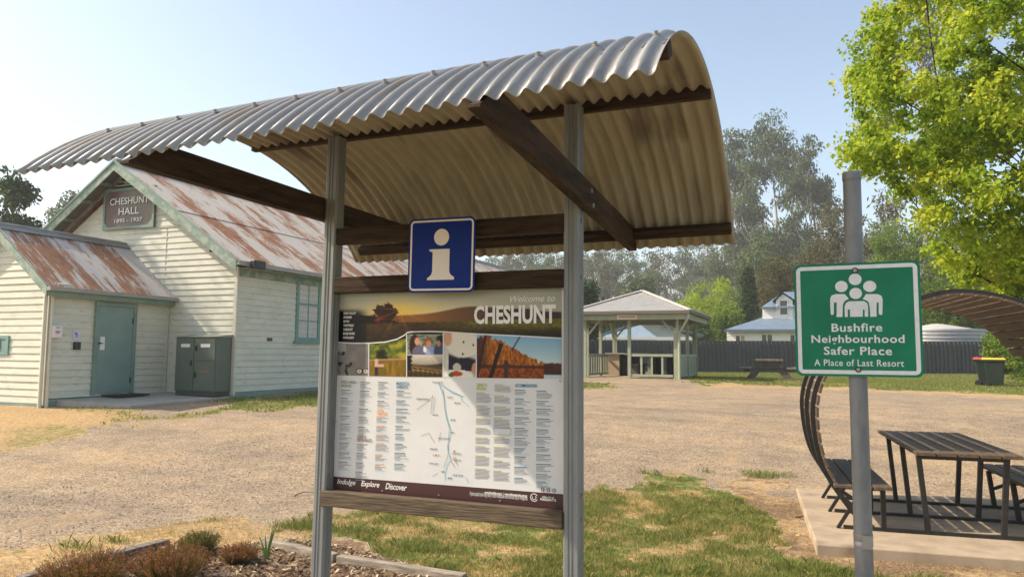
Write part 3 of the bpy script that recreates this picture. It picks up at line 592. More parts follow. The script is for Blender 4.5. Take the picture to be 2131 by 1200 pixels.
# ------------------------------------------------------------------ blue information sign
IY = 3.118
tl, tr_, br, bl = (onY(849, 457, IY), onY(989, 450, IY), onY(989, 604, IY), onY(852, 612, IY))
ic = (tl+tr_+br+bl)/4; iw = (np.linalg.norm(tr_-tl)+np.linalg.norm(br-bl))/2; ih = (np.linalg.norm(tl-bl)+np.linalg.norm(tr_-br))/2
ang_i = -.012
isg = thing('information_sign', (ic[0], IY, ic[2]-ih/2), 'square blue sign with a cream letter i and thin white border', 'sign')
def IT(x, y, d): return (ic[0]+x*math.cos(ang_i)-y*math.sin(ang_i), IY-d, ic[2]+x*math.sin(ang_i)+y*math.cos(ang_i))
mb = MB(); mb.prism(rrect(iw, ih, .028), 0, .002, lambda x, y, z: IT(x, y, z)); mb.build('plate', sblue, isg, fix=True)
mb = MB(); ring(mb, iw-.018, ih-.018, .022, .009, IT, .0026); mb.build('border', scream, isg)
sx = iw/140; sy = ih/155
def iq(x, y): return ((x-283)*sx/1.0*(140/140.)*.2815, (160-y)*sy*.2815*1.0)
mb = MB(); flat(mb, disc(0.0, .078*ih/.345*1.06, .0395*iw/.35*1.0), IT, .0026)
k = iw/.35
st = [(-.055, .028), (.052, .028), (.052, -.075), (.056, -.088), (.066, -.098), (.078, -.104), (.078, -.117), (-.063, -.117), (-.063, -.108), (-.050, -.100), (-.041, -.090), (-.037, -.075), (-.037, .012), (-.040, .018), (-.055, .020)]
st = [((x-.008)*k*1.0, y*k) for x, y in st]
mb.add([IT(x, y, .0026) for x, y in st], [(0, 12, 13, 14), (0, 1, 2, 11, 12), (2, 3, 10, 11), (3, 4, 9, 10), (4, 5, 8, 9), (5, 6, 7, 8)]); mb.build('letter', scream, isg)
for y in (.135*k, -.148*k): s_ = MB(); s_.tube([IT(0, y, .002), IT(0, y, .006)], .005, 8); s_.build('bolt', sblue, isg)
mb = MB(); mb.box(ic[0]-.02, ic[0]+.02, IY, PY+.001, ic[2]-ih*.42, ic[2]+ih*.42); mb.build('bracket', steel, isg)

# ================================================================== green sign and its pole
gp = CAM+ray(1782, 668)*2.66; GA = R_(-3.6)
gxa = np.array([math.cos(GA), math.sin(GA), 0]); gna = np.array([math.sin(GA), -math.cos(GA), 0])     # towards the camera
PX, PYY = gp[0], gp[1]
ptop = onD(1770, 352, 2.66*1.0)[2]
pz0 = gz0(PX, PYY)
pol = thing('sign_pole', (PX, PYY, pz0), 'round grey steel pole with a flat cap carrying the green sign', 'pole')
mb = MB(); mb.tube([(PX, PYY, pz0-.3), (PX, PYY, ptop-.012)], .0298, 28, cap=True); mb.build('shaft', pipe, pol)
mb = MB(); mb.lathe([(.0312, -.03), (.0318, -.028), (.0318, -.004), (.029, .0), (.0, .001)], 28, (PX, PYY, ptop)); mb.build('cap', pipe, pol)
cz = onD(1793, 1113, 2.66)[2]
mb = MB(); mb.lathe([(.0312, -.018), (.0312, -.003), (.0302, -.002)], 28, (PX, PYY, cz)); mb.lathe([(.0302, .002), (.0312, .003), (.0312, .022)], 28, (PX, PYY, cz))
bxp = np.array([PX, PYY, cz])+gna*.034+gxa*.014
for dz in (-.012, .012):
    mb.tube([bxp+np.array([0, 0, dz])-gna*.004, bxp+np.array([0, 0, dz])+gna*.006], .006, 8)
mb.beam(bxp-gxa*.016, bxp+gxa*.016, .008, .044); mb.build('strap_clamp', steel, pol)
gs = thing('safer_place_sign', tuple(gp-np.array([0, 0, .2])), 'green bushfire neighbourhood safer place sign with white people symbol', 'sign')
SO = gp+gna*.036
def gpl(px, py):   # photo pixel on the sign plane -> local
    d = ray(px, py); q = CAM+d*(((SO-CAM)@gna)/(d@gna)); return ((q-SO)@gxa, q[2]-SO[2])
def z6(x, y): return (1630+x/3.43, 480+y/3.43)
cs = [gpl(*z6(*p)) for p in ((72, 240), (975, 218), (1005, 1050), (95, 1030))]
gx0 = (cs[0][0]+cs[3][0])/2; gx1 = (cs[1][0]+cs[2][0])/2; gz0_ = (cs[2][1]+cs[3][1])/2; gz1 = (cs[0][1]+cs[1][1])/2
gw, gh, gcx, gcz = gx1-gx0, gz1-gz0_, (gx0+gx1)/2, (gz0_+gz1)/2
def GT(x, y, d): p = SO+gxa*x+gna*d; return (p[0], p[1], SO[2]+y)
mb = MB(); mb.prism(rrect(gw, gh, .022, 6, gcx, gcz), 0, .0018, GT); mb.build('plate', sgreen, gs, fix=True)
def ringc(mb, w, h, r, bw, d):
    ring(mb, w, h, r, bw, lambda x, y, z: GT(x+gcx, y+gcz, z), d)
mb = MB(); ringc(mb, gw-.016, gh-.016, .018, .0135, .0024); mb.build('border', swhite, gs)
def gu(x, y): return gpl(*z6(x, y))
def gpoly_(mb, P, d=.0024): flat(mb, [gu(*p) for p in P], GT, d)
mb = MB()
for cx, cy, rx, ry in ((513, 347, 46, 41), (415, 398, 45, 40), (617, 397, 47, 40), (517, 447, 45, 40)): gpoly_(mb, [(cx+rx*math.cos(t), cy-ry*math.sin(t)) for t in np.linspace(0, 2*math.pi, 26, endpoint=False)])
# side figures (shoulder, arm, torso) and the small front figure
gpoly_(mb, [(372, 452), (440, 452), (455, 470), (468, 486), (440, 500), (428, 520), (425, 540), (336, 540), (335, 485), (345, 462)][::-1])
gpoly_(mb, [(336, 538), (362, 538), (362, 594), (350, 601), (340, 596)][::-1]); gpoly_(mb, [(381, 538), (425, 538), (423, 615), (380, 615)][::-1])
gpoly_(mb, [(362, 514), (381, 514), (381, 540), (362, 540)][::-1])
gpoly_(mb, [(590, 452), (675, 452), (700, 464), (709, 488), (709, 540), (615, 540), (612, 515), (600, 500), (566, 486), (580, 470)][::-1])
gpoly_(mb, [(681, 538), (709, 538), (707, 596), (695, 601), (682, 594)][::-1]); gpoly_(mb, [(617, 538), (665, 538), (667, 612), (622, 614)][::-1])
gpoly_(mb, [(470, 503), (575, 502), (598, 515), (605, 540), (606, 564), (438, 566), (438, 540), (448, 515)][::-1])
gpoly_(mb, [(438, 564), (461, 564), (462, 614), (440, 615)][::-1]); gpoly_(mb, [(475, 564), (568, 564), (568, 613), (478, 614)][::-1]); gpoly_(mb, [(581, 564), (606, 563), (606, 613), (582, 613)][::-1])
mb.build('people_symbol', swhite, gs)
mb = MB()   # green gaps between arms and torsos
for P in ([(362, 512), (381, 512), (381, 602), (362, 602)], [(667, 512), (681, 512), (681, 602), (667, 602)], [(461, 562), (476, 562), (476, 616), (461, 616)], [(568, 562), (581, 562), (581, 616), (568, 616)]): gpoly_(mb, P[::-1], .0028)
mb.build('symbol_gap', sgreen, gs)
mb = MB()
def gt(txt, x0, yt, x1, yb, bold, tilt=0):
    a = gu((x0+x1)/2, yb); b = gu((x0+x1)/2, yt); l = gu(x0, (yt+yb)/2); r = gu(x1, (yt+yb)/2); text(mb, txt, l[0], r[0], a[1], b[1], GT, .0026, bold, 0, 0, 0, 1.08)
gt('Bushfire', 345, 660, 707, 720, .018); gt('Neighbourhood', 202, 743, 866, 817, .018); gt('Safer Place', 290, 826, 777, 886, .018); gt('A Place of Last Resort', 222, 918, 862, 966, .012)
mb.build('lettering', swhite, gs)
for p in ((512, 284), (536, 989)):
    c = gu(*p); s_ = MB(); s_.prism(disc(c[0], c[1], .0068, n=6), .0018, .0075, GT); s_.build('bolt', steel, gs); s_ = MB(); s_.prism(disc(c[0], c[1], .0105, n=18), .0018, .0036, GT); s_.build('washer', gsteel, gs)
print('kiosk ok')

# ================================================================== weatherboard hall with front porch
YG, XC, XW = 14.33, -13.03, -20.53           # gable plane, right wall, left wall
HX, SLP = -16.78, .664
zE = 3.77; XE = -12.67; YO = 13.88; YEND = 40.0
zr = zE+SLP*(XE-HX)
hall = thing('community_hall', (HX, YG, gz0(HX, YG)), 'old cream weatherboard hall with rusty iron roof, green trim and a front porch', 'building')
def boards(mb, T, u0, u1, z0, z1, pitch=.15, proud=.021, mi=0):
    # lapped boards: each one leans out at its foot; u0/u1 may be functions of height
    f0 = u0 if callable(u0) else (lambda z: u0); f1 = u1 if callable(u1) else (lambda z: u1)
    z = z0; k = 0
    while z < z1-1e-4:
        zt = min(z+pitch, z1); a, b = f0(z), f1(z); c, d = f0(zt), f1(zt)
        if b-a > .02:
            j = .004*math.sin(k*12.9898); pr = proud+j
            mb.add([T(a, z, pr), T(b, z, pr), T(max(d, c), zt, .001), T(min(c, d), zt, .001), T(a, z, -.002), T(b, z, -.002)], [(0, 1, 2, 3), (4, 5, 1, 0)], mi)
        z = zt; k += 1
Tf = lambda u, z, d: (u, YG-d, z)
Ts = lambda u, z, d: (XC+d, u, z)
zb = .42
gl = lambda z: XW if z < zE-.15 else min(HX, XW+(z-(zE-.15))/SLP*1.0); gr_ = lambda z: XC if z < zE-.15 else max(HX, XC-(z-(zE-.15))/SLP)
mb = MB(); boards(mb, Tf, gl, gr_, zb+.18, zr-.2); wf = mb.build('front_wall', cream, hall)
mb = MB(); boards(mb, Ts, YG, YEND-.5, zb+.24, zE-.12); mb.build('side_wall', cream, hall); mb = MB(); mb.box(XW, XC-.004, YEND-.5, YEND-.45, zb, zE); mb.build('rear_wall', cream, hall); mb = MB(); mb.box(XW-.05, XW, YG, YEND-.5, zb, zE); mb.build('side_wall', cream, hall)
mb = MB(); mb.box(XC-.012, XC+.022, YG-.022, YG+.05, zb+.1, zE-.1); mb.box(XC-.075, XC-.013, YG-.022, YG-.002, zb+.1, zE-.1); mb.build('corner_board', creamt, hall)
mb = MB(); mb.box(XC+.001, XC+.042, YG+.052, YEND-.5, zb-.2, zb+.235); mb.build('base_board', green, hall); mb = MB(); mb.box(-15.1, XC+.03, YG-.03, YG+.05, zb-.2, zb+.16); mb.build('base_board', green, hall)
# small joint strips on the front boards
mb = MB(); a = onY(347, 463+0, YG); 
p = onY(349, 472, YG); q = onY(344, 590, YG); mb.box(p[0]-.004, p[0]+.004, YG-.022, YG-.012, q[2], p[2]); p2 = onY(285, 473, YG); p3 = onY(402, 467, YG); mb.box(p2[0], p3[0], YG-.03, YG-.012, p[2]-.01, p[2]+.014); mb.build('joint_strip', creamt, wf)
def corr(mb, P, Q, Rr_, nper, amp, nu=6, nv=1):
    # P->Q along the ridge, P->Rr_ down the slope
    P, Q, Rr_ = map(lambda a: np.array(a, float), (P, Q, Rr_)); e = Q-P; f = Rr_-P; n = np.cross(e, f); n /= np.linalg.norm(n)
    if n[2] < 0: n = -n
    N_ = nper*nu; V = []
    for j in range(nv+1):
        for i in range(N_+1): V.append(P+e*i/N_+f*j/nv+n*amp*math.sin(2*math.pi*i/nu))
    mb.add(V, [(j*(N_+1)+i, j*(N_+1)+i+1, (j+1)*(N_+1)+i+1, (j+1)*(N_+1)+i) for j in range(nv) for i in range(N_)], 0, True)
mb = MB()
mid = zr-.50*(zr-zE); xm = HX+.5*(XE-HX)
corr(mb, (HX, YO, zr), (HX, YEND, zr), (xm+.08, YO, mid-.05), 290, .011); corr(mb, (xm-.0, YO, mid-.018), (xm, YEND, mid-.018), (XE+.06, YO, zE-.055), 290, .011)
corr(mb, (HX, YO, zr), (HX, YEND, zr), (2*HX-XE, YO, zE), 290, .011)
roofh = mb.build('roof', rustroof, hall)
mb = MB(); mb.tube([(HX, YO-.01, zr+.03), (HX, YEND, zr+.03)], .05, 8); mb.beam((HX+.11, YO-.01, zr-.05), (HX+.11, YEND, zr-.05), .22, .01, (SLP, 0, 1)); mb.beam((HX-.11, YO-.01, zr-.05), (HX-.11, YEND, zr-.05), .22, .01, (-SLP, 0, 1)); mb.build('ridge_cap', galv, roofh)
def barge(mb, xa, za, xb, zb_, y0, y1, dep):   # sloping board, top edge a->b
    mb.hexa([(xa, y0, za-dep), (xb, y0, zb_-dep), (xb, y1, zb_-dep), (xa, y1, za-dep), (xa, y0, za), (xb, y0, zb_), (xb, y1, zb_), (xa, y1, za)])
mb = MB(); barge(mb, HX, zr+.0, XE+.02, zE-.02, YO-.03, YO-.0, .25); barge(mb, 2*HX-XE-.02, zE-.02, HX-.001, zr, YO-.03, YO, .25); mb.build('barge_board', greenw, hall)
mb = MB(); barge(mb, HX, zr+.035, XE+.05, zE+.01, YO-.055, YO-.03, .06); barge(mb, 2*HX-XE-.05, zE+.01, HX-.001, zr+.035, YO-.055, YO-.03, .06); mb.build('barge_cap', green, hall)
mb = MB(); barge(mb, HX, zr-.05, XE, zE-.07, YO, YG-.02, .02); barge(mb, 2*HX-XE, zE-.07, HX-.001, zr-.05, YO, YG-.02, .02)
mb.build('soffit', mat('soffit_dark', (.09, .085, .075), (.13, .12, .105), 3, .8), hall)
for f in (.14, .30, .46, .62, .78, .93):
    for sg in (1, -1):
        x = HX+sg*f*(XE-HX); z = zr-.1-SLP*f*(XE-HX); mb = MB(); mb.beam((x, YO, z-.03), (x, YG-.02, z-.03), .05, .09); mb.build('eave_batten', greenw, hall)
mb = MB()   # louvred gable vent
for i in range(5):
    z = zr-.42-i*.10; hw = (zr-.12-z)/SLP*.78; mb.hexa([(HX-hw, YG-.03, z-.035), (HX+hw, YG-.03, z-.035), (HX+hw, YG-.002, z), (HX-hw, YG-.002, z), (HX-hw, YG-.03, z-.02), (HX+hw, YG-.03, z-.02), (HX+hw, YG-.002, z+.02), (HX-hw, YG-.002, z+.02)])
vn_ = mb.build('gable_vent', creamt, hall)
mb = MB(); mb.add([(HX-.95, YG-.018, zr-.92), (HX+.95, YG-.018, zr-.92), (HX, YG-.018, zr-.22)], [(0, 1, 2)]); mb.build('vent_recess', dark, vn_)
mb = MB(); mb.box(XE-.01, XE+.11, YO-.02, YEND, zE-.12, zE-.02); mb.build('gutter', mat('gutter_grey', (.27, .275, .25), (.33, .33, .30), 3, .6), hall)
mb = MB(); mb.box(XC+.02, XC+.045, YG+.05, YEND-.5, zE-.33, zE-.11); mb.box(XC+.045, XE, YG+.05, YEND-.5, zE-.15, zE-.13); mb.build('fascia_board', greenw, hall)
# side window with curtains
wtl, wbr = onX(617, 573, XC), onX(662, 712, XC); y0, y1, z1, z0 = wtl[1], onX(665, 640, XC)[1], wtl[2], onX(612, 708, XC)[2]
wn = MB(); fwid = .10
for a in ((y0, y0+fwid, z0, z1), (y1-fwid, y1, z0, z1), (y0+fwid, y1-fwid, z1-fwid, z1), (y0+fwid, y1-fwid, z0, z0+.09)): wn.box(XC+.0, XC+.05, a[0], a[1], a[2], a[3])
teal_t = mat('window_green', (.13, .27, .24), (.17, .32, .285), 3, .5)
wo_ = wn.build('window', teal_t, hall)
mb = MB(); mb.box(XC, XC+.085, y0-.06, y1+.06, z0-.07, z0-.002); mb.build('sill', teal_t, wo_)
mb = MB(); zm = (z0+z1)/2+.12
for z in (zm, ): mb.box(XC+.008, XC+.034, y0+fwid, y1-fwid, z-.03, z+.03)
mb.box(XC+.008, XC+.030, (y0+y1)/2-.018, (y0+y1)/2+.018, z0+.09, zm-.03); mb.box(XC+.008, XC+.030, (y0+y1)/2-.018, (y0+y1)/2+.018, zm+.03, z1-fwid); zq = (z0+.09+zm)/2
mb.box(XC+.008, XC+.028, y0+fwid, (y0+y1)/2-.018, zq-.016, zq+.016); mb.box(XC+.008, XC+.028, (y0+y1)/2+.018, y1-fwid, zq-.016, zq+.016); mb.build('sash', teal_t, wo_)
N_ = 40; V = []; 
for k in range(N_+1):
    yy = y0+fwid+(y1-y0-2*fwid)*k/N_; xx = XC+.0155+.0035*math.sin(k*1.35)+.0015*math.sin(k*3.1); zz0 = z0+.09; zz1 = z1-fwid-(.05 if k > N_*.55 else .16*math.exp(-((k-N_*.62)/5)**2))
    V += [(xx, yy, zz0), (xx, yy, zz1)]
mb = MB(); mb.add(V, [(2*k, 2*k+2, 2*k+3, 2*k+1) for k in range(N_)], 0, True); mb.build('curtain', curtain, wo_)
p = onX(560, 706, XC); mb = MB(); mb.box(XC+.002, XC+.03, p[1]-.09, p[1]+.09, p[2]-.04, p[2]+.04); mb.build('wall_vent', concd, hall)

# ---- porch
XD, YP = -15.159, 11.12; PXc = -16.75; PZR, PSL = 4.36, .775; PXE = -14.93; PZE = PZR-PSL*(PXE-PXc); XPL = 2*PXc-XD
Tp = lambda u, z, d: (u, YP-d, z); Td = lambda u, z, d: (XD+d, u, z)
mb = MB(); hz = PZR-PSL*(XD-PXc)-.06
boards(mb, Tp, lambda z: XPL if z < hz else min(PXc, XPL+(z-hz)/PSL), lambda z: XD if z < hz else max(PXc, XD-(z-hz)/PSL), .50, PZR-.12); mb.build('porch_wall', cream, hall)
mb = MB(); boards(mb, Td, YP, YG-.017, .60, hz); mb.build('porch_wall', cream, hall)
mb = MB(); mb.box(XPL-.03, XPL, YP+.01, YG, .4, hz); mb.build('porch_wall', cream, hall)
mb = MB(); mb.box(XD-.012, XD+.022, YP-.022, YP+.06, .45, hz-.03); mb.box(XD-.09, XD-.013, YP-.022, YP-.001, .45, hz-.03); mb.build('corner_board', creamt, hall); mb = MB(); mb.box(XD+.001, XD+.032, YG-.08, YG-.036, .58, hz-.02); mb.build('corner_board', creamt, hall)
mb = MB(); mb.box(XPL, XD-.013, YP-.03, YP, .25, .495); mb.build('base_board', green, hall); mb = MB(); mb.box(XD-.01, XD+.028, YP+.061, YG-.02, .30, .585); mb.build('base_board', green, hall)
YPO = 10.93
mb = MB(); corr(mb, (PXc, YPO, PZR), (PXc, YG-.01, PZR), (PXE, YPO, PZE), 45, .011); corr(mb, (PXc, YPO, PZR), (PXc, YG-.01, PZR), (2*PXc-PXE, YPO, PZE), 45, .011); pr_ = mb.build('porch_roof', rustporch, hall)
mb = MB(); mb.tube([(PXc, YPO-.01, PZR+.035), (PXc, YG-.02, PZR+.035)], .04, 8); mb.beam((PXc+.09, YPO-.01, PZR-.035), (PXc+.09, YG-.02, PZR-.035), .2, .01, (PSL, 0, 1)); mb.build('ridge_cap', galv, pr_)
mb = MB(); barge(mb, PXc, PZR-.015, PXE-.05, PZE+.02, YPO-.02, YPO+.01, .22); barge(mb, 2*PXc-PXE+.05, PZE+.02, PXc-.001, PZR-.015, YPO-.02, YPO+.01, .22); mb.build('barge_board', greenw, hall)
mb = MB(); mb.box(PXE-.03, PXE+.08, YPO-.03, YG-.02, PZE-.085, PZE-.005); mb.build('gutter', MATS['gutter_grey'], hall)
mb = MB(); mb.box(PXE-.05, PXE-.031, YPO+.012, YG-.03, PZE-.2, PZE-.03); mb.box(XD+.02, PXE-.051, YPO+.2, YG-.03, PZE-.12, PZE-.10); mb.build('fascia_board', green, hall)
mb = MB()   # two downpipes joined by an elbow under the gutter
dx, dy = XD+.05, YP-.06
e0 = onX(140, 615, XD+.10); yk = e0[1]; zk = hz-.05
mb.tube([(XD+.14, yk, PZE-.08), (XD+.14, yk, zk+.03), (XD+.13, yk-.03, zk), (XD+.10, YP+.02, zk-.015), (dx-.03, dy, zk-.03), (dx-.05, dy-.02, zk-.09), (dx-.05, dy-.02, .38)], .040, 10)
mb.build('downpipe', creamt, hall)
mb = MB(); yk2 = onX(105, 700, XD+.06)[1]; mb.tube([(XD+.06, yk2, zk-.10), (XD+.06, yk2, .40)], .036, 10); mb.build('downpipe', creamt, hall)
# porch window (small, green)
a = onY(22, 698, YP); b = onY(20, 738, YP); x1, z1_, z0_ = a[0], a[2], b[2]; x0 = x1-.62
mb = MB()
for q in ((x0, x1, z1_-.07, z1_), (x0, x1, z0_, z0_+.07), (x0, x0+.08, z0_+.07, z1_-.07), (x1-.08, x1, z0_+.07, z1_-.07)): mb.box(q[0], q[1], YP-.045, YP, q[2], q[3])
w2 = mb.build('window', teal_t, hall)
mb = MB(); mb.box(x0+.08, x1-.08, YP-.026, YP-.021, z0_+.07, z1_-.07); mb.build('shutter', teal, w2)
mb = MB(); mb.box(x1-.30, x1-.27, YP-.04, YP-.027, z0_+.07, z1_-.07); mb.build('mullion', green, w2)
# door
y0, y1, z0, z1 = onX(197, 626, XD)[1], onX(282, 640, XD)[1], .632, onX(197, 627, XD)[2]
mb = MB(); fw_ = .09
for q in ((y0, y0+fw_, z0, z1), (y1-fw_, y1, z0, z1), (y0+fw_, y1-fw_, z1-fw_, z1)): mb.box(XD, XD+.075, q[0], q[1], q[2], q[3])
mb.build('door_frame', green, hall, .004)
DX = XD+.026; mb = MB(); mb.box(XD+.0, DX+.028, y0+fw_+.004, y1-fw_-.004, z0+.02, z1-fw_-.004)
ya = y0+fw_; 
for q in ((ya+.20, ya+.205, z0+.1, z0+.8), (ya+.33, ya+.335, z0+.7, z0+1.2)): mb.box(DX+.0281, DX+.029, q[0], q[1], q[2], q[3], 1)
for z in (z0+.70, z0+.82): mb.box(DX+.0281, DX+.029, ya+.02, ya+.33, z, z+.006, 1)
dr = mb.build('door', [teal, green], hall)
p = onX(213, 714, DX+.03); mb = MB(); mb.box(DX+.029, DX+.034, p[1]-.06, p[1]+.06, p[2]-.15, p[2]+.15); mb.build('push_plate', white, dr)
mb = MB(); mb.tube([(DX+.03, p[1]-.1, p[2]), (DX+.08, p[1]-.1, p[2])], .02, 8); mb.tube([(DX+.075, p[1]-.1, p[2]), (DX+.075, p[1]-.03, p[2])], .012, 8); mb.build('handle', black, dr)
mb = MB()
for zz in (z0+.3, z1-.4): mb.box(DX+.0285, DX+.045, y1-fw_-.03, y1-fw_+.012, zz-.06, zz+.06)
mb.build('hinge', black, dr)
# things on the porch wall
p = onX(119, 690, XD+.1); a = thing('defibrillator_box', (XD+.03, p[1], p[2]-.13), 'small white defibrillator box with a pink heart on the porch wall', 'defibrillator box')
mb = MB(); mb.box(XD+.016, XD+.12, p[1]-.11, p[1]+.11, p[2]-.13, p[2]+.13); mb.build('case', white, a, .012)
Tdd = lambda x, y, d: (XD+.12+d, p[1]+x, p[2]+y)
mb = MB(); hp = [(.055*math.sin(t)**3*1.1, .045*(.8125*math.cos(t)-.3125*math.cos(2*t)-.125*math.cos(3*t)-.06*math.cos(4*t))-.01) for t in np.linspace(0, 2*math.pi, 40, endpoint=False)]
flat(mb, hp, Tdd, .002); mb.build('heart', pink, a)
mb = MB(); text(mb, 'AED', -.05, .05, .075, .10, Tdd, .002, .03); flat(mb, [(-.01, .02), (.012, .02), (.004, 0), (.014, 0), (-.012, -.04), (-.002, -.01), (-.014, -.01)], Tdd, .003); mb.build('lettering', prg, a)
p2 = onX(157, 696, XD); a = thing('notice', (XD+.018, p2[1], p2[2]-.1), 'small pale blue paper notice beside the green door', 'notice')
mb = MB(); mb.box(XD+.016, XD+.021, p2[1]-.08, p2[1]+.08, p2[2]-.1, p2[2]+.1); mb.build('sheet', mat('notice_blue', (.50, .53, .68), (.62, .62, .70), 14, .6), a)
mb = MB(); Tn = lambda x, y, d: (XD+.021+d, p2[1]+x, p2[2]+y); flat(mb, [(-.05, .03), (.0, .06), (.05, 0), (.02, -.03)], Tn, .001); flat(mb, [(-.03, -.03), (.04, -.04), (.04, -.06), (-.03, -.05)], Tn, .001); mb.build('print', mat('notice_print', (.16, .18, .42), rough=.6), a)
p3 = onX(157, 719, XD); a = thing('keypad', (XD+.016, p3[1], p3[2]-.08), 'black keypad box on the cream wall under the notice', 'keypad')
mb = MB(); mb.box(XD+.016, XD+.08, p3[1]-.075, p3[1]+.075, p3[2]-.085, p3[2]+.085); mb.build('case', black, a, .01)
mb = MB(); mb.box(XD+.0805, XD+.083, p3[1]-.05, p3[1]+.05, p3[2]-.02, p3[2]+.06); mb.build('key_panel', gsteel, a)
# hall name sign on the gable
P = [onY(218, 397, YG-.06), onY(323, 384, YG-.06), onY(322, 472, YG-.06), onY(214, 480, YG-.06)]
sx0 = (P[0][0]+P[3][0])/2; sx1 = (P[1][0]+P[2][0])/2; sz1 = (P[0][2]+P[1][2])/2; sz0 = (P[2][2]+P[3][2])/2; sw_, sh_ = sx1-sx0, sz1-sz0; scx, scz = (sx0+sx1)/2, (sz0+sz1)/2
hs = thing('hall_sign', (scx, YG-.05, sz0), 'brown Cheshunt Hall name sign with dates on the gable', 'sign')
TH = lambda x, y, d: (scx+x, YG-.06-d, scz+y)
mb = MB(); mb.box(sx0, sx1, YG-.06, YG-.018, sz0, sz1); mb.build('board', mat('sign_brown', (.14, .115, .092), (.21, .178, .145), 1.6, .55, c3=(.12, .05, .055), s3=.9), hs)
mb = MB()
for q in ((-sw_/2, sw_/2, sh_/2-.07, sh_/2), (-sw_/2, sw_/2, -sh_/2, -sh_/2+.07), (-sw_/2, -sw_/2+.07, -sh_/2+.07, sh_/2-.07), (sw_/2-.07, sw_/2, -sh_/2+.07, sh_/2-.07)): mb.box(scx+q[0], scx+q[1], YG-.085, YG-.059, scz+q[2], scz+q[3])
for sg in (-1, 1):
    for tg in (-1, 1): mb.prism([(sg*(sw_/2-.07), tg*(sh_/2-.07)), (sg*(sw_/2-.2), tg*(sh_/2-.07)), (sg*(sw_/2-.07), tg*(sh_/2-.2))], -.001, .02, TH)
mb.build('frame', green, hs)
mb = MB(); sh = MB()
for s_, x0, x1, y0, y1 in (('CHESHUNT', -.38, .38, .10, .27), ('HALL', -.20, .20, -.15, .02), ('1895 - 1937', -.27, .27, -.34, -.24)):
    text(sh, s_, (x0+.012)*sw_, (x1+.012)*sw_, (y0-.018)*sh_, (y1-.018)*sh_, TH, .001, .035); text(mb, s_, x0*sw_, x1*sw_, y0*sh_, y1*sh_, TH, .004, .012)
    if s_ != '1895 - 1937':
        # little serifs
        pass
sh.build('lettering_shade', dark, hs); mb.build('lettering', white, hs)
# cabinet, flood light, camera, mat
YC = 13.80; x0, x1 = onY(365, 760, YC)[0], onY(449, 760, YC)[0]; zt_ = onY(407, 701, YC)[2]; zc0 = .60
cb = thing('electrical_cabinet', ((x0+x1)/2, (YC+YG)/2, zc0), 'grey green metal electrical cabinet standing against the hall wall', 'cabinet')
mb = MB(); mb.box(x0, x1, YC, YG-.04, zc0+.08, zt_); mb.build('body', cab, cb, .006)
mb = MB(); mb.hexa([(x0-.03, YC-.04, zt_), (x1+.03, YC-.04, zt_), (x1+.03, YG-.03, zt_), (x0-.03, YG-.03, zt_), (x0-.03, YC-.04, zt_+.015), (x1+.03, YC-.04, zt_+.015), (x1+.03, YG-.03, zt_+.07), (x0-.03, YG-.03, zt_+.07)]); mb.build('top', cabt, cb)
mb = MB(); mb.box(x0+.02, x1-.02, YC+.02, YG-.05, zc0-.02, zc0+.08); mb.build('plinth', mat('plinth_green', (.05, .062, .05), rough=.7), cb)
xm_ = x0+(x1-x0)*.47; zm_ = zc0+.12+(zt_-zc0)*.50
for q in ((x0+.02, xm_-.012, zc0+.11, zt_-.02), (xm_+.012, x1-.02, zm_+.012, zt_-.02), (xm_+.012, x1-.02, zc0+.11, zm_-.012)):
    mb = MB(); mb.box(q[0], q[1], YC-.022, YC, q[2], q[3]); d = mb.build('door', cab, cb, .005)
    hx = q[1]-.06 if q[0] < xm_-.1 else q[0]+.06; hz_ = (q[2]+q[3])/2+.02
    mb = MB(); mb.box(hx-.018, hx+.018, YC-.045, YC-.022, hz_-.06, hz_+.06); mb.build('handle', gsteel, d)
    if q[2] > zm_ or q[0] < xm_-.1:
        mb = MB(); cx_ = (q[0]+q[1])/2+.02; mb.box(cx_-.14, cx_+.14, YC-.026, YC-.0225, q[3]-.22, q[3]-.14); mb.build('label_plate', white, d)
    else:
        mb = MB(); cx_ = (q[0]+q[1])/2; mb.box(cx_-.15, cx_+.15, YC-.026, YC-.0225, q[3]-.25, q[3]-.22); mb.build('label_plate', mat('faded_red', (.32, .12, .08), rough=.7), d)
LX = XE+.13; p = onX(539, 551, LX+.1); fl = thing('flood_light', (LX, p[1], p[2]-.1), 'black box light mounted under the hall side eave', 'light')
mb = MB(); mb.box(LX, LX+.15, p[1]-.2, p[1]+.2, p[2]-.1, p[2]+.1); mb.build('housing', black, fl, .02); mb = MB(); mb.box(XE+.02, LX-.001, p[1]-.05, p[1]+.05, p[2]-.03, p[2]+.03); mb.build('bracket', gsteel, fl)
mb = MB(); mb.box(LX+.1505, LX+.155, p[1]-.17, p[1]+.17, p[2]-.08, p[2]+.08); mb.build('lens', black, fl)
p = onY(455, 520, YG-.2); sc_ = thing('security_camera', (p[0], YG-.03, p[2]), 'small black security camera near the right corner of the hall gable', 'camera')
mb = MB(); mb.tube([p+np.array([.04, .0, 0]), p+np.array([-.16, -.12, -.02])], .042, 10); mb.build('body', black, sc_); mb = MB(); mb.tube([(p[0]+.09, YG-.015, p[2]-.02), (p[0]+.04, YG-.1, p[2]-.05), p+np.array([0, 0, -.04])], .02, 8); mb.tube([(p[0]+.09, YG-.02, p[2]-.02), (p[0]+.09, YG-.004, p[2]-.02)], .05, 12); mb.build('bracket', black, sc_)
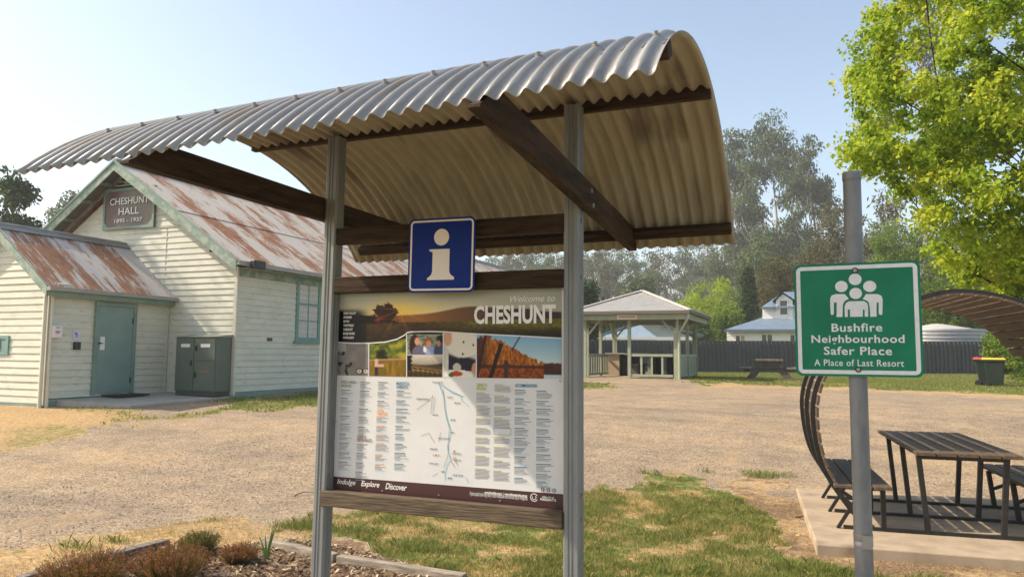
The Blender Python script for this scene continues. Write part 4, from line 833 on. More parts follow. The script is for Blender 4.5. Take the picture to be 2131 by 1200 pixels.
# concrete landing and mat
zp = .615
fc = [onG(272, 847), onG(478, 829)]
pl = [(XD+.03, YP+.28, .56), (fc[0][0], fc[0][1], fc[0][2]+.045), (fc[1][0], fc[1][1], fc[1][2]+.045), (XC-.06, YG-.032, .575), (XD+.03, YG-.032, zp)]
mb = MB(); mb.add([(x, y, z-.3) for x, y, z in pl]+pl, [(4, 3, 2, 1, 0), (5, 6, 7, 8, 9)]+[(i, (i+1) % 5, 5+(i+1) % 5, 5+i) for i in range(5)]); tag(mb.build('landing_slab', mat('landing_concrete', (.36, .33, .28), (.45, .42, .36), 3, .85), None, .01), 'pale concrete landing in front of the hall door', 'slab', kind='structure')
mb = MB(); mb.box(XD+.06, XD+.55, 12.45, 13.35, zp-.02, zp+.012); tag(mb.build('door_mat', mat('mat_black', (.015, .015, .015), (.03, .03, .03), 40, .95), None), 'dark door mat lying at the foot of the green door', 'mat')
print('hall ok')

# ================================================================== picnic setting with curved slat canopy
PA = R_(4.9)
pk = thing('picnic_shelter', (1.14, 7.87, .022), 'black steel picnic set with slatted table, benches and a curved slat canopy', 'picnic set', None, PA)
SLABZ = .022
def PL(v): # world -> local of picnic root
    d = np.array(v[:2])-np.array([1.14, 7.87]); return (d[0]*math.cos(PA)+d[1]*math.sin(PA), -d[0]*math.sin(PA)+d[1]*math.cos(PA))
FY = (0.02, .80, 1.58)
def slats(mb, x0, x1, y0, y1, z, n, gap=.012, th=.03, mi=0):
    wd = (x1-x0+gap)/n
    for i in range(n): mb.box(x0+i*wd, x0+(i+1)*wd-gap, y0, y1, z-th, z, mi)
mb = MB(); slats(mb, -.385, .455, -.05, 2.12, .73, 5, .014, .032); mb.build('table_top', slat, pk, .004, True)
mb = MB(); slats(mb, -1.08, -.60, -.12, 1.80, .415, 3, .016, .03); mb.build('bench_seat', slat, pk, .004, True)
mb = MB(); slats(mb, .60, 1.06, -.05, 1.95, .415, 3, .016, .03); mb.build('bench_seat', slat, pk, .004, True)
t = .042
for y in FY:
    for xb, xt in ((-.30, -.355), (.295, .345)):
        m_ = MB(); m_.beam((xb, y, 0.03), (xt, y, .695), t, t, (0, 1, 0)); m_.build('leg', gsteel, pk, 0, True)
    m_ = MB(); m_.box(-.36, .36, y-.018, y+.018, .665, .695); m_.box(-1.0, 1.1, y-.02, y+.02, 0.0, .03); m_.build('base_bar', gsteel, pk, 0, True)
    m_ = MB(); m_.beam((-.66, y, .03), (-.66, y, .385), t, t, (0, 1, 0)); m_.box(-1.05, -.64, y-.018, y+.018, .36, .385); m_.build('bench_frame', gsteel, pk, 0, True)
    m_ = MB(); m_.beam((.64, y, .03), (.60, y, .385), t, t, (0, 1, 0)); m_.beam((1.0, y, .03), (1.04, y, .385), t, t, (0, 1, 0)); m_.beam((.64, y, .2), (1.0, y, .36), .03, .03, (0, 1, 0)); m_.box(.60, 1.04, y-.018, y+.018, .36, .385); m_.build('bench_frame', gsteel, pk, 0, True)
    m_ = MB(); m_.beam((-1.05, y, .0), (-.90, y, .25), .03, .03, (0, 1, 0)); m_.build('brace', gsteel, pk, 0, True)
# rib profile (x, z above slab)
RP = [(-.74, .02), (-.84, .08), (-.92, .15), (-1.085, .39), (-1.165, .54), (-1.21, .71), (-1.235, .88), (-1.245, 1.06), (-1.23, 1.20), (-1.18, 1.375), (-1.06, 1.58), (-.90, 1.76), (-.70, 1.92), (-.48, 2.05), (-.27, 2.13), (-.14, 2.17), (.02, 2.188), (.24, 2.16), (.40, 2.117), (.52, 2.07), (.66, 1.985), (.80, 1.87), (.92, 1.72), (1.0, 1.60)]
def smooth(P, n=3):
    P = np.array(P)
    for _ in range(n):
        Q_ = [P[0]]
        for a, b in zip(P, P[1:]): Q_ += [a*.75+b*.25, a*.25+b*.75]
        P = np.array(Q_+[P[-1]])
    return P
RS = smooth(RP, 2)
sl_ = np.concatenate([[0], np.cumsum(np.linalg.norm(np.diff(RS, axis=0), axis=1))])
def rib_at(s_):
    x = np.interp(s_, sl_, RS[:, 0]); z = np.interp(s_, sl_, RS[:, 1]); e = .01
    d = np.array([np.interp(s_+e, sl_, RS[:, 0])-np.interp(s_-e, sl_, RS[:, 0]), np.interp(s_+e, sl_, RS[:, 1])-np.interp(s_-e, sl_, RS[:, 1])]); return np.array([x, z]), d/np.linalg.norm(d)
for y in FY:
    V = []
    for s_ in np.linspace(.0, sl_[-1], 70):
        p, d = rib_at(min(max(s_, .011), sl_[-1]-.011)); n = np.array([-d[1], d[0]])
        for a, b in ((-.02, -.018), (.02, -.018), (.02, .018), (-.02, .018)): q = p+n*a; V.append((q[0], y+b, q[1]))
    m_ = MB(); m_.add(V, [(i*4+j, i*4+(j+1) % 4, (i+1)*4+(j+1) % 4, (i+1)*4+j) for i in range(69) for j in range(4)]+[(3, 2, 1, 0), (276, 277, 278, 279)]); m_.build('rib', gsteel, pk, 0, True)
s_ = .62
while s_ < sl_[-1]-.05:
    p, d = rib_at(s_); n = np.array([d[1], -d[0]]); q = p+n*.036      # on the inner side of the ribs
    m_ = MB(); c0 = (q[0], -.10, q[1]); c1 = (q[0], 1.80, q[1]); m_.beam(c0, c1, .088, .022, (n[0], 0, n[1])); m_.build('canopy_slat', slat, pk, 0, True)
    s_ += .118
sp = [onZ(1657, 1014, SLABZ)[:2], onZ(1699, 1131, SLABZ)[:2]]; dv = np.array([math.cos(PA), math.sin(PA)]); bk = np.array(sp[0]); fr = np.array(sp[1])
mb = MB(); mb.prism([tuple(fr), tuple(fr+dv*3.6), tuple(bk+dv*3.9), tuple(bk)], -.25, SLABZ); tag(mb.build('picnic_slab', conc, None, .012), 'stained concrete slab under the picnic set', 'slab', kind='structure')

# ================================================================== barbecue shelter
SY, SX0, SX1 = 26.9, -8.07, -4.70; SD = 4.15; gsz = .78
bs = thing('picnic_pavilion', ((SX0+SX1)/2, SY+SD/2, gsz), 'pale green open pavilion with hipped iron roof, railings and corner braces', 'pavilion')
EX0, EX1, EY0, EY1, EZ = -8.58, -4.18, SY-.45, SY+SD+.5, 3.17
APX = np.array([(EX0+EX1)/2-.02, (EY0+EY1)/2, onD(1334, 601, 28.4)[2]])
mb = MB()
def hip(a, b):
    a = np.array(a, float); b = np.array(b, float); e = b-a; L_ = np.linalg.norm(e); n = int(L_/.09); nu = 4; h = APX-a; N_ = n*nu
    nrm = np.cross(e, h); nrm /= np.linalg.norm(nrm)
    V = []
    for i in range(N_+1):
        t_ = i/N_; p = a+e*t_; k = 1-abs(2*t_-1); top = a+e*t_+((APX-(a+b)/2))*k
        off = nrm*.012*math.sin(2*math.pi*i/nu); V += [p+off, top+off]
    mb.add(V, [(2*i, 2*i+2, 2*i+3, 2*i+1) for i in range(N_)], 0, True)
cn = [(EX0, EY0, EZ), (EX1, EY0, EZ), (EX1, EY1, EZ), (EX0, EY1, EZ)]
for i in range(4): hip(cn[i], cn[(i+1) % 4])
rf = mb.build('roof', sheltroof, bs)
mb = MB()
for c in cn: mb.beam(np.array(c)+(0, 0, .02), APX+(0, 0, .03), .16, .03)
mb.build('hip_cap', mat('hip_cap_cream', (.56, .53, .46), rough=.5), rf)
mb = MB()
for (a, b) in ((0, 1), (1, 2), (2, 3), (3, 0)): 
    A_, B_ = np.array(cn[a]), np.array(cn[b]); mb.beam(A_-(0, 0, .05), B_-(0, 0, .05), .12, .10)
mb.build('gutter', mat('gutter_taupe', (.13, .12, .098), rough=.5), bs)
mb = MB(); mb.box(EX0+.15, EX1-.15, EY0+.12, EY0+.16, EZ-.30, EZ-.06); mb.box(EX0+.15, EX1-.15, EY1-.16, EY1-.12, EZ-.30, EZ-.06); mb.box(EX0+.11, EX0+.149, EY0+.12, EY1-.12, EZ-.30, EZ-.06); mb.box(EX1-.149, EX1-.11, EY0+.12, EY1-.12, EZ-.30, EZ-.06); mb.build('fascia_board', shelt, bs)
mb = MB(); mb.box(EX0+.16, EX1-.16, EY0+.17, EY1-.17, EZ-.12, EZ-.09); mb.build('ceiling', sheltd, bs)
XMf, YMs = -6.42, SY+SD*.5
posts = [(SX0, SY, 1), (SX1, SY, 1), (SX1, SY+SD, 1), (SX0, SY+SD, 1), (XMf, SY, 0), (XMf+.9, SY+SD, 0), (SX1, YMs, 0), (SX0, YMs, 0)]
for x, y, c in posts:
    m_ = MB(); z_b = gz0(x, y)-.2
    if c:
        sx_ = 1 if x < -6 else -1; sy_ = 1 if y < SY+1 else -1
        m_.box(x-.05, x+.05, y-.05, y+.05, z_b, EZ-.10); m_.box(x+.054 if sx_ > 0 else x-.134, x+.134 if sx_ > 0 else x-.054, y-.04, y+.04, z_b, EZ-.6)
    else: m_.box(x-.055, x+.055, y-.055, y+.055, z_b, EZ-.10)
    po = m_.build('post', shelt, bs)
    if c:
        m_ = MB(); m_.beam((x+sx_*.09, y, EZ-.85), (x+sx_*.62, y, EZ-.22), .06, .07, (0, 1, 0)); m_.beam((x, y+sy_*.08, EZ-.85), (x, y+sy_*.62, EZ-.22), .06, .07, (1, 0, 0)); m_.build('brace', shelt, po)
m_ = MB(); m_.tube([(EX1-.05, EY0+.02, EZ-.12), (EX1-.05, EY0+.02, EZ-.22), (SX1+.1, SY-.08, EZ-.75), (SX1+.08, SY-.1, EZ-.9), (SX1+.08, SY-.1, gsz-.1)], .045, 8); m_.build('downpipe', shelt, bs)
zt2, zb2 = gsz+.83, gsz+.06
def railing(name, a, b, gaps, wid, closed):
    a = np.array(a, float); b = np.array(b, float); m_ = MB(); d = (b-a)/np.linalg.norm(b-a); L_ = np.linalg.norm(b-a)
    m_.beam((*a, zt2), (*b, zt2), .07, .09); m_.beam((*a, zb2+.05), (*b, zb2+.05), .06, .09)
    n = gaps
    for i in range(n):
        p = a+d*L_*(i+.5)/n if closed else a+d*L_*(i+1)/(n+1); m_.beam((*(p-d*wid/2), (zt2+zb2)/2+.02), (*(p+d*wid/2), (zt2+zb2)/2+.02), .03, zt2-zb2-.14)
    m_.build(name, shelt, bs)
railing('railing', (XMf+.06, SY), (SX1-.17, SY), 3, .07, False)
railing('railing', (SX1, SY+.07), (SX1, YMs-.06), 9, .15, True); railing('railing', (SX1, YMs+.06), (SX1, SY+SD-.07), 9, .15, True)
railing('railing', (SX0, SY+.07), (SX0, YMs-.06), 6, .15, True); railing('railing', (SX0, YMs+.06), (SX0, SY+SD-.07), 6, .15, True)
railing('railing', (SX0+.1, SY+SD), (XMf+.84, SY+SD), 6, .15, True)
mb = MB(); mb.box(SX0+.1, SX1-.1, SY+.1, SY+SD-.1, gsz-.3, gsz+.02); mb.build('floor_slab', conc, bs)
A_, B_ = onY(1284, 654.5, EY0+.1), onY(1326.5, 664, EY0+.1); ps = thing('pavilion_sign', ((A_[0]+B_[0])/2, EY0+.1, B_[2]), 'long faded wooden name board under the pavilion eave', 'sign')
mb = MB(); mb.box(A_[0], B_[0], EY0+.085, EY0+.115, B_[2], A_[2]); mb.build('board', mat('board_faded', (.60, .52, .40), (.68, .60, .47), 4, .7), ps)
mb = MB(); k = (A_[2]-B_[2]); mb.box(A_[0]+.08, B_[0]-.08, EY0+.080, EY0+.084, B_[2]+k*.28, B_[2]+k*.70); mb.build('faded_lettering_band', mat('faded_red_print', (.34, .17, .12), (.50, .40, .29), 26, .7), ps)
# barbecue bench inside, table with seats inside
bx0 = onY(1267, 770, SY+2.6)[0]; bx1 = onY(1289, 770, SY+2.6)[0]
bb = thing('barbecue', ((bx0+bx1)/2+.3, SY+3, gsz+.02), 'tan panelled barbecue bench standing inside the pavilion', 'barbecue')
mb = MB(); mb.box(bx0, bx1, SY+2.6, SY+3.5, gsz+.02, gsz+.86); mb.build('body', tan, bb); mb = MB(); mb.box(bx1+.002, bx1+.62, SY+2.7, SY+3.5, gsz+.02, gsz+.84); mb.build('cupboard', dark, bb); mb = MB(); mb.box(bx0-.12, bx1+.95, SY+2.5, SY+3.55, gsz+.87, gsz+.92); mb.build('bench_top', mat('bench_top_grey', (.30, .29, .27), rough=.6), bb)
tb = thing('pavilion_table', (-5.5, SY+1.9, gsz+.02), 'dark picnic table with two benches inside the pavilion', 'table')
mb = MB(); mb.box(-6.1, -5.0, SY+1.2, SY+2.6, gsz+.74, gsz+.80); mb.build('table_top', concd, tb)
for x in (-5.85, -5.25): m_ = MB(); m_.box(x-.1, x+.1, SY+1.4, SY+2.4, gsz+.02, gsz+.74); m_.build('leg', dark, tb)
for x0_, x1_ in ((-6.75, -6.35), (-4.98-.42+.35, -4.85)):
    m_ = MB(); m_.box(x0_, x1_, SY+1.2, SY+2.6, gsz+.44, gsz+.50); m_.box(x0_+.08, x1_-.05, SY+1.3, SY+2.5, gsz+.02, gsz+.44); m_.build('bench', concd, tb)

# ================================================================== steel fence, bins, concrete table
def fp_(px, py, D): return onD(px, py, D)
FD = 42.95
f0 = onD(1100, 776, FD)[:2]; f1 = onD(2330, 776, FD)[:2]; fd = (f1-f0)/np.linalg.norm(f1-f0); fn = np.array([fd[1], -fd[0]]); FL = np.linalg.norm(f1-f0)
fe = thing('boundary_fence', (*((f0+f1)/2), .66), 'long dark grey ribbed steel fence along the back of the grass', 'fence')
npan = int(FL/2.38); pw = FL/npan; ZB, ZT = .64, 2.47
def fw2(s_, off, z): p = f0+fd*s_+fn*off; return (p[0], p[1], z)
zoff = lambda s_: -.05+.17*s_/FL
for i in range(npan):
    m_ = MB(); prof = []; s0 = i*pw+.03; s1 = (i+1)*pw-.03; n = 10; pp = (s1-s0)/n
    for k in range(n): prof += [(s0+k*pp, 0), (s0+k*pp+pp*.62, 0), (s0+k*pp+pp*.72, .085), (s0+k*pp+pp*.9, .085)]
    prof.append((s1, 0)); V = []
    for s_, o in prof: V += [fw2(s_, o, ZB+zoff(s_)), fw2(s_, o, ZT-.04+zoff(s_))]
    m_.add(V, [(2*k, 2*k+2, 2*k+3, 2*k+1) for k in range(len(prof)-1)]); m_.build('fence_panel', fencem, fe)
    m_ = MB(); m_.beam(fw2(i*pw, .0, ZT-.03+zoff(i*pw)), fw2((i+1)*pw, .0, ZT-.03+zoff((i+1)*pw)), .05, .05); m_.build('rail', fencem, fe); m_ = MB(); m_.beam(fw2(i*pw, .0, ZB+zoff(i*pw)), fw2((i+1)*pw, 0, ZB+zoff((i+1)*pw)), .05, .06); m_.build('rail', fencem, fe)
    m_ = MB(); m_.beam(fw2(i*pw, .01, ZB-.2), fw2(i*pw, .01, ZT+zoff(i*pw)), .06, .07, (fd[0], fd[1], 0)); m_.build('fence_post', fencem, fe)
# concrete picnic table on the far grass
tx = onD(1601, 790, 29.0); tz = gz0(tx[0], tx[1])
tdir = R_(3.4)
ct = thing('concrete_table', (tx[0], tx[1], tz), 'dark mossy concrete picnic table on the grass before the steel fence', 'table', None, tdir)
mb = MB(); mb.box(-.50, .50, -.85, .85, .70, .78); mb.build('table_top', conct, ct, .01, True)
mb = MB(); mb.box(-.48, .48, -.75, .75, .48, .69); mb.build('apron', concd, ct, .01, True)
for s_ in (-1, 1):
    m_ = MB(); m_.box(*sorted((s_*.62, s_*1.05)), -.85, .85, .40, .47); m_.build('bench', conct, ct, .01, True)
    for y in (-.6, .6):
        m_ = MB(); xs = s_*.42; xf = s_*.72; m_.hexa([(xf-.16, y-.09, 0), (xf+.16, y-.09, 0), (xf+.16, y+.09, 0), (xf-.16, y+.09, 0), (xs-.14, y-.09, .40), (xs+.16, y-.09, .40), (xs+.16, y+.09, .40), (xs-.14, y+.09, .40)]); m_.build('leg', concd, ct, 0, True)
for y in (-.6, .6): m_ = MB(); m_.box(-.92, .92, y-.1, y+.1, .32, .40); m_.build('cross_beam', concd, ct, 0, True)
a = onZ(1520, 790, tz+.02); mb = MB(); cs_ = [(-1.5, -1.1), (1.75, -1.1), (1.75, 1.2), (-1.5, 1.2)]; c_, s_ = math.cos(tdir), math.sin(tdir)
mb.prism([(tx[0]+x*c_-y*s_, tx[1]+x*s_+y*c_) for x, y in cs_], tz-.15, tz+.015); tag(mb.build('table_slab', conc), 'thin concrete slab under the mossy concrete table', 'slab', kind='structure')
def bin_(px, D, lid, label, rz):
    p = onD(px, 803, D); z = gz0(p[0], p[1]); b = thing('wheelie_bin', (p[0], p[1], z), label, 'bin', 'wheelie bins by the fence', rz)
    m_ = MB(); B0 = [(-.21, -.24), (.21, -.24), (.21, .20), (-.21, .20)]; B1 = [(-.28, -.32), (.28, -.32), (.28, .30), (-.28, .30)]
    m_.hexa([(x, y, .03) for x, y in B0]+[(x, y, .92) for x, y in B1]); m_.build('body', bing, b, .03, True)
    m_ = MB(); m_.box(-.30, .30, -.34, -.28, .86, .93); m_.box(-.30, .30, .28, .38, .86, .93); m_.box(-.31, -.27, -.28, .28, .86, .93); m_.box(.27, .31, -.28, .28, .86, .93); m_.build('rim', bing, b, .01, True)
    m_ = MB(); m_.hexa([(-.30, -.37, .932), (.30, -.37, .932), (.30, .36, .932), (-.30, .36, .932), (-.26, -.30, .985), (.26, -.30, .985), (.26, .34, 1.005), (-.26, .34, 1.005)]); m_.build('lid', lid, b, .012, True)
    for sx in (-1, 1): m_ = MB(); m_.tube([(sx*.23, .24, .10), (sx*.29, .24, .10)], .10, 14); m_.build('wheel', black, b, 0, True)
    m_ = MB(); m_.tube([(-.26, .40, .92), (.26, .40, .92)], .018, 6); m_.build('handle', bing, b, 0, True); return b
bin_(2071, 26.3, yell, 'dark green wheelie bin with a yellow lid', R_(78)); bin_(2053, 27.0, redl, 'dark green wheelie bin with a red lid, behind the yellow lidded one', R_(78))

# ================================================================== buildings beyond the fence
def camP(px, py, D): return onD(px, py, D)
CF = np.array([-math.sin(YAW), math.cos(YAW), 0]); CR = np.array([math.cos(YAW), math.sin(YAW), 0])
def frame(px, D):    # local frame of a building facing the yard: origin on the ground under that pixel
    p = onD(px, 740, D); o = np.array([p[0], p[1], gz0(p[0], p[1])]); return o, D/F
# shed with blue roofs
o, k = frame(1340, 53); zz = lambda py, D=53: onD(1340, py, D)[2]-o[2]
sh_ = thing('shed', tuple(o), 'low shed with pale blue hip roof and a ribbed white gable', 'shed', None, YAW-math.atan((1340-1065.5)/F))
X = lambda px: (px-1340)*k*math.cos(math.atan((1340-1065.5)/F))
zf = zz(702); za = zz(665)
mb = MB(); mb.box(X(1236), X(1445), .2, 7, -.3, zf-.12); mb.build('wall', wwall, sh_, 0, True)
mb = MB(); N_ = 60; V = []
for i in range(N_*2+1):
    x = X(1333)+(X(1447)-X(1333))*i/(N_*2); t_ = i/(N_*2); V += [(x, .34+.03*(i % 2), zf), (x, .34+.03*(i % 2), zf+(za-zf)*(1-t_)+.01)]
mb.add(V, [(2*i, 2*i+2, 2*i+3, 2*i+1) for i in range(N_*2)]); mb.build('gable', mat('ribbed_white', (.58, .60, .60), (.66, .68, .68), 3, .45), sh_, 0, True)
mb = MB(); apx = (X(1362), 2.6, zz(673)); mb.add([(X(1248), -.5, zf+.02), (X(1367), -.5, zf+.02), (X(1333), .30, zz(675)), (X(1240), 6, zf), (X(1333), 6, zz(673))], [(0, 1, 2), (0, 2, 4, 3)]); mb.build('hip_roof', mat('pale_blue_roof', (.21, .29, .37), (.26, .345, .425), 2, .4), sh_, 0, True)
mb = MB(); mb.beam((X(1327), .1, za+.08), (X(1462), .1, zf+.14), .4, .20, (0, 0, 1)); mb.beam((X(1331), .9, za-.12), (X(1246), .9, zf+.16), .5, .16); mb.hexa([(X(1330), .4, za-.1), (X(1450), .4, zf-.1), (X(1450), 8, zf-.1), (X(1330), 8, za-.1), (X(1330), .4, za), (X(1450), .4, zf), (X(1450), 8, zf), (X(1330), 8, za)]); mb.build('roof', blued, sh_, 0, True)
mb = MB(); mb.box(X(1232), X(1447), -.62, -.5, zf-.16, zf+.03); mb.build('gutter', mat('gutter_white', (.74, .74, .72), rough=.5), sh_, 0, True)
# white house with dormer
o, k = frame(1640, 54); zz = lambda py, D=54: onD(1640, py, D)[2]-o[2]
ho = thing('house', tuple(o), 'white weatherboard house with blue grey roofs and an upper dormer window', 'house', None, YAW-math.atan((1640-1065.5)/F))
CT_ = math.cos(math.atan((1640-1065.5)/F)); X = lambda px: (px-1640)*k*CT_
TL = lambda u, z, d: (u, -d, z)
ze = zz(686)
mb = MB(); boards(mb, TL, X(1510), X(1790), -.3, ze, .19, .02); mb.box(X(1510), X(1790), .03, 7.5, -.3, ze); mb.build('wall', wwall, ho, 0, True)
for a, b, t_, bt in ((1528, 1550.5, 696, 730), (1584, 1609, 694, 730), (1644, 1668, 695, 730)):
    m_ = MB(); xa, xb, zt_, zb_ = X(a), X(b), zz(t_), zz(bt); fr_ = .06
    for q in ((xa, xb, zt_-fr_, zt_), (xa, xb, zb_, zb_+fr_), (xa, xa+fr_, zb_+fr_, zt_-fr_), (xb-fr_, xb, zb_+fr_, zt_-fr_), ((xa+xb)/2-.04, (xa+xb)/2+.04, zb_+fr_, zt_-fr_)): m_.box(q[0], q[1], -.06, 0, q[2], q[3])
    w_ = m_.build('window', wwall, ho, 0, True); m_ = MB(); m_.box(xa+fr_, xb-fr_, -.034, -.028, zb_+fr_, zt_-fr_); m_.build('pane', glass, w_, 0, True)
    if a == 1528: m_ = MB(); m_.box((xa+xb)/2+.05, xb-fr_, -.040, -.036, zb_+fr_, zt_-fr_); m_.build('blind', tan, w_, 0, True)
zk_ = zz(664); 
mb = MB(); mb.add([(X(1506), -.4, ze+.02), (X(1830), -.4, ze+.02), (X(1790), 3.0, zk_+.35), (X(1590), 3.0, zk_+.35), (X(1506), 8, ze+.02)], [(0, 1, 2, 3), (0, 3, 4)]); r1 = mb.build('roof', bluer, ho, 0, True)
mb = MB(); mb.box(X(1506), X(1800), -.5, -.38, ze-.14, ze+.04); mb.build('fascia', blued, ho, 0, True)
Xy = lambda px, y, c, D: (px-1065.5)/F*(D+y)-(c-1065.5)/F*D
yu = 2.6; XU = lambda px: (px-1640)*k*CT_*(1+yu*CT_/54); zu = lambda py: onD(1640, py, 54+yu)[2]-o[2]
zue = zu(639)
mb = MB(); boards(mb, lambda u, z, d: (u, yu-d, z), XU(1588), XU(1720), zu(676), zue, .17, .02); mb.box(XU(1588), XU(1720), yu+.03, yu+5, zu(676), zue); mb.build('upper_wall', wwall, ho, 0, True)
mb = MB(); xd0, xd1, xdp = XU(1617), XU(1652), XU(1632); zp_ = zu(611); 
hwf0 = lambda z: xd0 if z < zu(624) else xd0+(z-zu(624))/(zp_-zu(624))*(xdp-xd0); hwf1 = lambda z: xd1 if z < zu(624) else xd1-(z-zu(624))/(zp_-zu(624))*(xd1-xdp)
boards(mb, lambda u, z, d: (u, yu-.12-d, z), hwf0, hwf1, zu(664), zp_, .17, .02); mb.box(xd0, xd1, yu-.1, yu+2, zu(664), zu(624)); mb.build('dormer_wall', wwall, ho, 0, True)
m_ = MB(); xa, xb, zt_, zb_ = XU(1624), XU(1642.5), zu(623.5), zu(656); fr_ = .06; yy = yu-.15
for q in ((xa, xb, zt_-fr_, zt_), (xa, xb, zb_, zb_+fr_), (xa, xa+fr_, zb_+fr_, zt_-fr_), (xb-fr_, xb, zb_+fr_, zt_-fr_), (xa+fr_, xb-fr_, (zt_+zb_)/2-.03, (zt_+zb_)/2+.03)): m_.box(q[0], q[1], yy-.05, yy, q[2], q[3])
w_ = m_.build('window', wwall, ho, 0, True); m_ = MB(); m_.box(xa+fr_, xb-fr_, yy-.03, yy-.024, zb_+fr_, zt_-fr_); m_.build('pane', glass, w_, 0, True)
mb = MB(); mb.add([(XU(1585), yu-.4, zue), (XU(1725), yu-.4, zue), (XU(1700), yu+2.2, zu(606)+.15), (XU(1634), yu+2.2, zu(606)+.15), (XU(1585), yu+5, zue)], [(0, 1, 2, 3), (0, 3, 4)])
mb.add([(xdp, yu-.4, zp_+.12), (xd0-.25, yu-.4, zu(626)), (xd0-.25, yu+1.5, zu(626)), (xdp, yu+2.0, zp_+.12), (xd1+.25, yu-.4, zu(626)), (xd1+.25, yu+1.5, zu(626))], [(0, 1, 2, 3), (0, 3, 5, 4)]); mb.build('roof', bluer, ho, 0, True)
mb = MB(); mb.box(XU(1585), XU(1617)-.02, yu-.46, yu-.38, zue-.10, zue+.03); mb.build('fascia', blued, ho, 0, True)
# water tank
o, k = frame(1952, 47); zz = lambda py: onD(1952, py, 47)[2]-o[2]
tk = thing('water_tank', tuple(o), 'ribbed grey steel water tank with shallow cone roof behind the fence', 'tank', None, YAW)
rt_ = 88*k; z1_ = zz(690); prof = []
z = -.2
while z < z1_: prof += [(rt_, z), (rt_+.09, z+.10), (rt_, z+.20)]; z += .22
mb = MB(); mb.lathe(prof, 60); mb.build('body', tankm, tk, 0, True); mb = MB(); mb.lathe([(rt_+.06, z1_-.02), (rt_+.06, z1_+.03), (.35, zz(674)), (0.0, zz(673))], 40, sm=False); mb.build('roof', mat('tank_roof', (.36, .36, .35), (.48, .47, .45), 2, .5), tk, 0, True)
print('far ok')

# ================================================================== vegetation
def leaves(C, rad, per, size, rg, droop=.3, aspect=.5, flat_=(1, 1, .8), tintbase=None, shell=.55, fold=True):
    """leaf-sized folded faces around cluster centres; returns verts, quads, tint"""
    C = np.asarray(C, float); n = len(C); rad = np.broadcast_to(np.asarray(rad, float), (n,))
    cl = np.repeat(np.arange(n), per); m = len(cl)
    d = rg.normal(size=(m, 3)); d /= np.linalg.norm(d, axis=1)[:, None]; r = (shell+(1-shell)*rg.random(m))**1.0*np.where(rg.random(m) < .25, rg.random(m), 1)
    P = C[cl]+d*(r*rad[cl])[:, None]*np.array(flat_)
    ax = rg.normal(size=(m, 3))+d*.6; ax[:, 2] -= droop*2; ax /= np.linalg.norm(ax, axis=1)[:, None]
    nr = rg.normal(size=(m, 3))*.9+np.array([0, 0, .9])+d*.5; sd_ = np.cross(ax, nr); sd_ /= np.linalg.norm(sd_, axis=1)[:, None]+1e-9; nn = np.cross(sd_, ax)
    s_ = size*(.65+.7*rg.random(m)); L = (ax*s_[:, None]); W = sd_*(s_*aspect*.5)[:, None]; U = nn*(s_*.10)[:, None]
    a = P-L*.5; b = P-L*.1+W+U; c = P+L*.5; e = P-L*.1-W+U
    V = np.stack([a, b, c, e], 1).reshape(-1, 3)
    i = np.arange(m)*4; Q_ = np.stack([i, i+1, i+2, i+3], -1)
    tb = (tintbase if tintbase is not None else rg.random(n))[cl]; t = np.clip(.55*tb+.45*rg.random(m), 0, 1)
    return V, Q_, np.repeat(t, 4)
def limb(mb, a, b, r0, r1, rg, bend=.22, n=8, sides=6, sag=.10):
    a = np.array(a, float); b = np.array(b, float); L = np.linalg.norm(b-a); P = []
    o1 = rg.normal(size=3)*L*bend
    for i in range(n+1):
        t = i/n; P.append(a+(b-a)*t+o1*math.sin(math.pi*t)*.6+np.array([0, 0, -L*sag*math.sin(math.pi*t)]))
    mb.tube(P, [r0+(r1-r0)*i/n for i in range(n+1)], sides)
def make_tree(name, base, C, rad, per, size, lm, bm, label, cat, group=None, seed=1, trunk_r=.15, split=.35, nl=18, droop=.3, aspect=.5, flat_=(1, 1, .8), lean=(0, 0), local=True, shell=.5, limb_r=None):
    rg = np.random.default_rng(seed); C = np.asarray(C, float)
    root = thing(name, tuple(base), label, cat, group)
    V, Q_, t = leaves(C, rad, per, size, rg, droop, aspect, flat_, shell=shell)
    npmesh('crown', V, Q_, lm, {'tint': t}, root, True)
    top = C.mean(0); Hh = C[:, 2].max(); mb = MB(); sp = np.array([top[0]*.4+lean[0], top[1]*.4+lean[1], Hh*split])
    tp = np.array([top[0], top[1], Hh*.86]); path = [np.array([0, 0, -.3]), sp*.5+rg.normal(size=3)*.03*Hh*np.array([1, 1, 0]), sp, (sp+tp)/2+rg.normal(size=3)*.03*Hh*np.array([1, 1, 0]), tp]
    mb.tube(path, [trunk_r*1.15, trunk_r*.9, trunk_r*.7, trunk_r*.4, trunk_r*.12], 8)
    k = rg.permutation(len(C))[:nl]
    for i in k:
        f = np.clip((C[i, 2]/Hh-.15)*rg.uniform(.75, .95), split*.8, .8); q = path[2]+(path[4]-path[2])*max(0, (f-split)/(.86-split)) if f > split else sp*f/split
        limb(mb, q, C[i], (limb_r or trunk_r*.32), trunk_r*.05, rg)
    mb.build('trunk', bm, root, 0, True)
    return root
def ellipsoid(rg, n, c, r, hollow=.55):
    d = rg.normal(size=(n, 3)); d /= np.linalg.norm(d, axis=1)[:, None]; return np.array(c)+d*((hollow+(1-hollow)*rg.random(n))[:, None])*np.array(r)
lime = leaf_mat('lime_leaf', [(0, (.10, .18, .016)), (.4, (.27, .39, .032)), (.75, (.45, .53, .05)), (1, (.66, .60, .08))], .55)
limeb = leaf_mat('bright_leaf', [(0, (.14, .22, .02)), (.5, (.33, .44, .035)), (1, (.50, .56, .07))], .5)
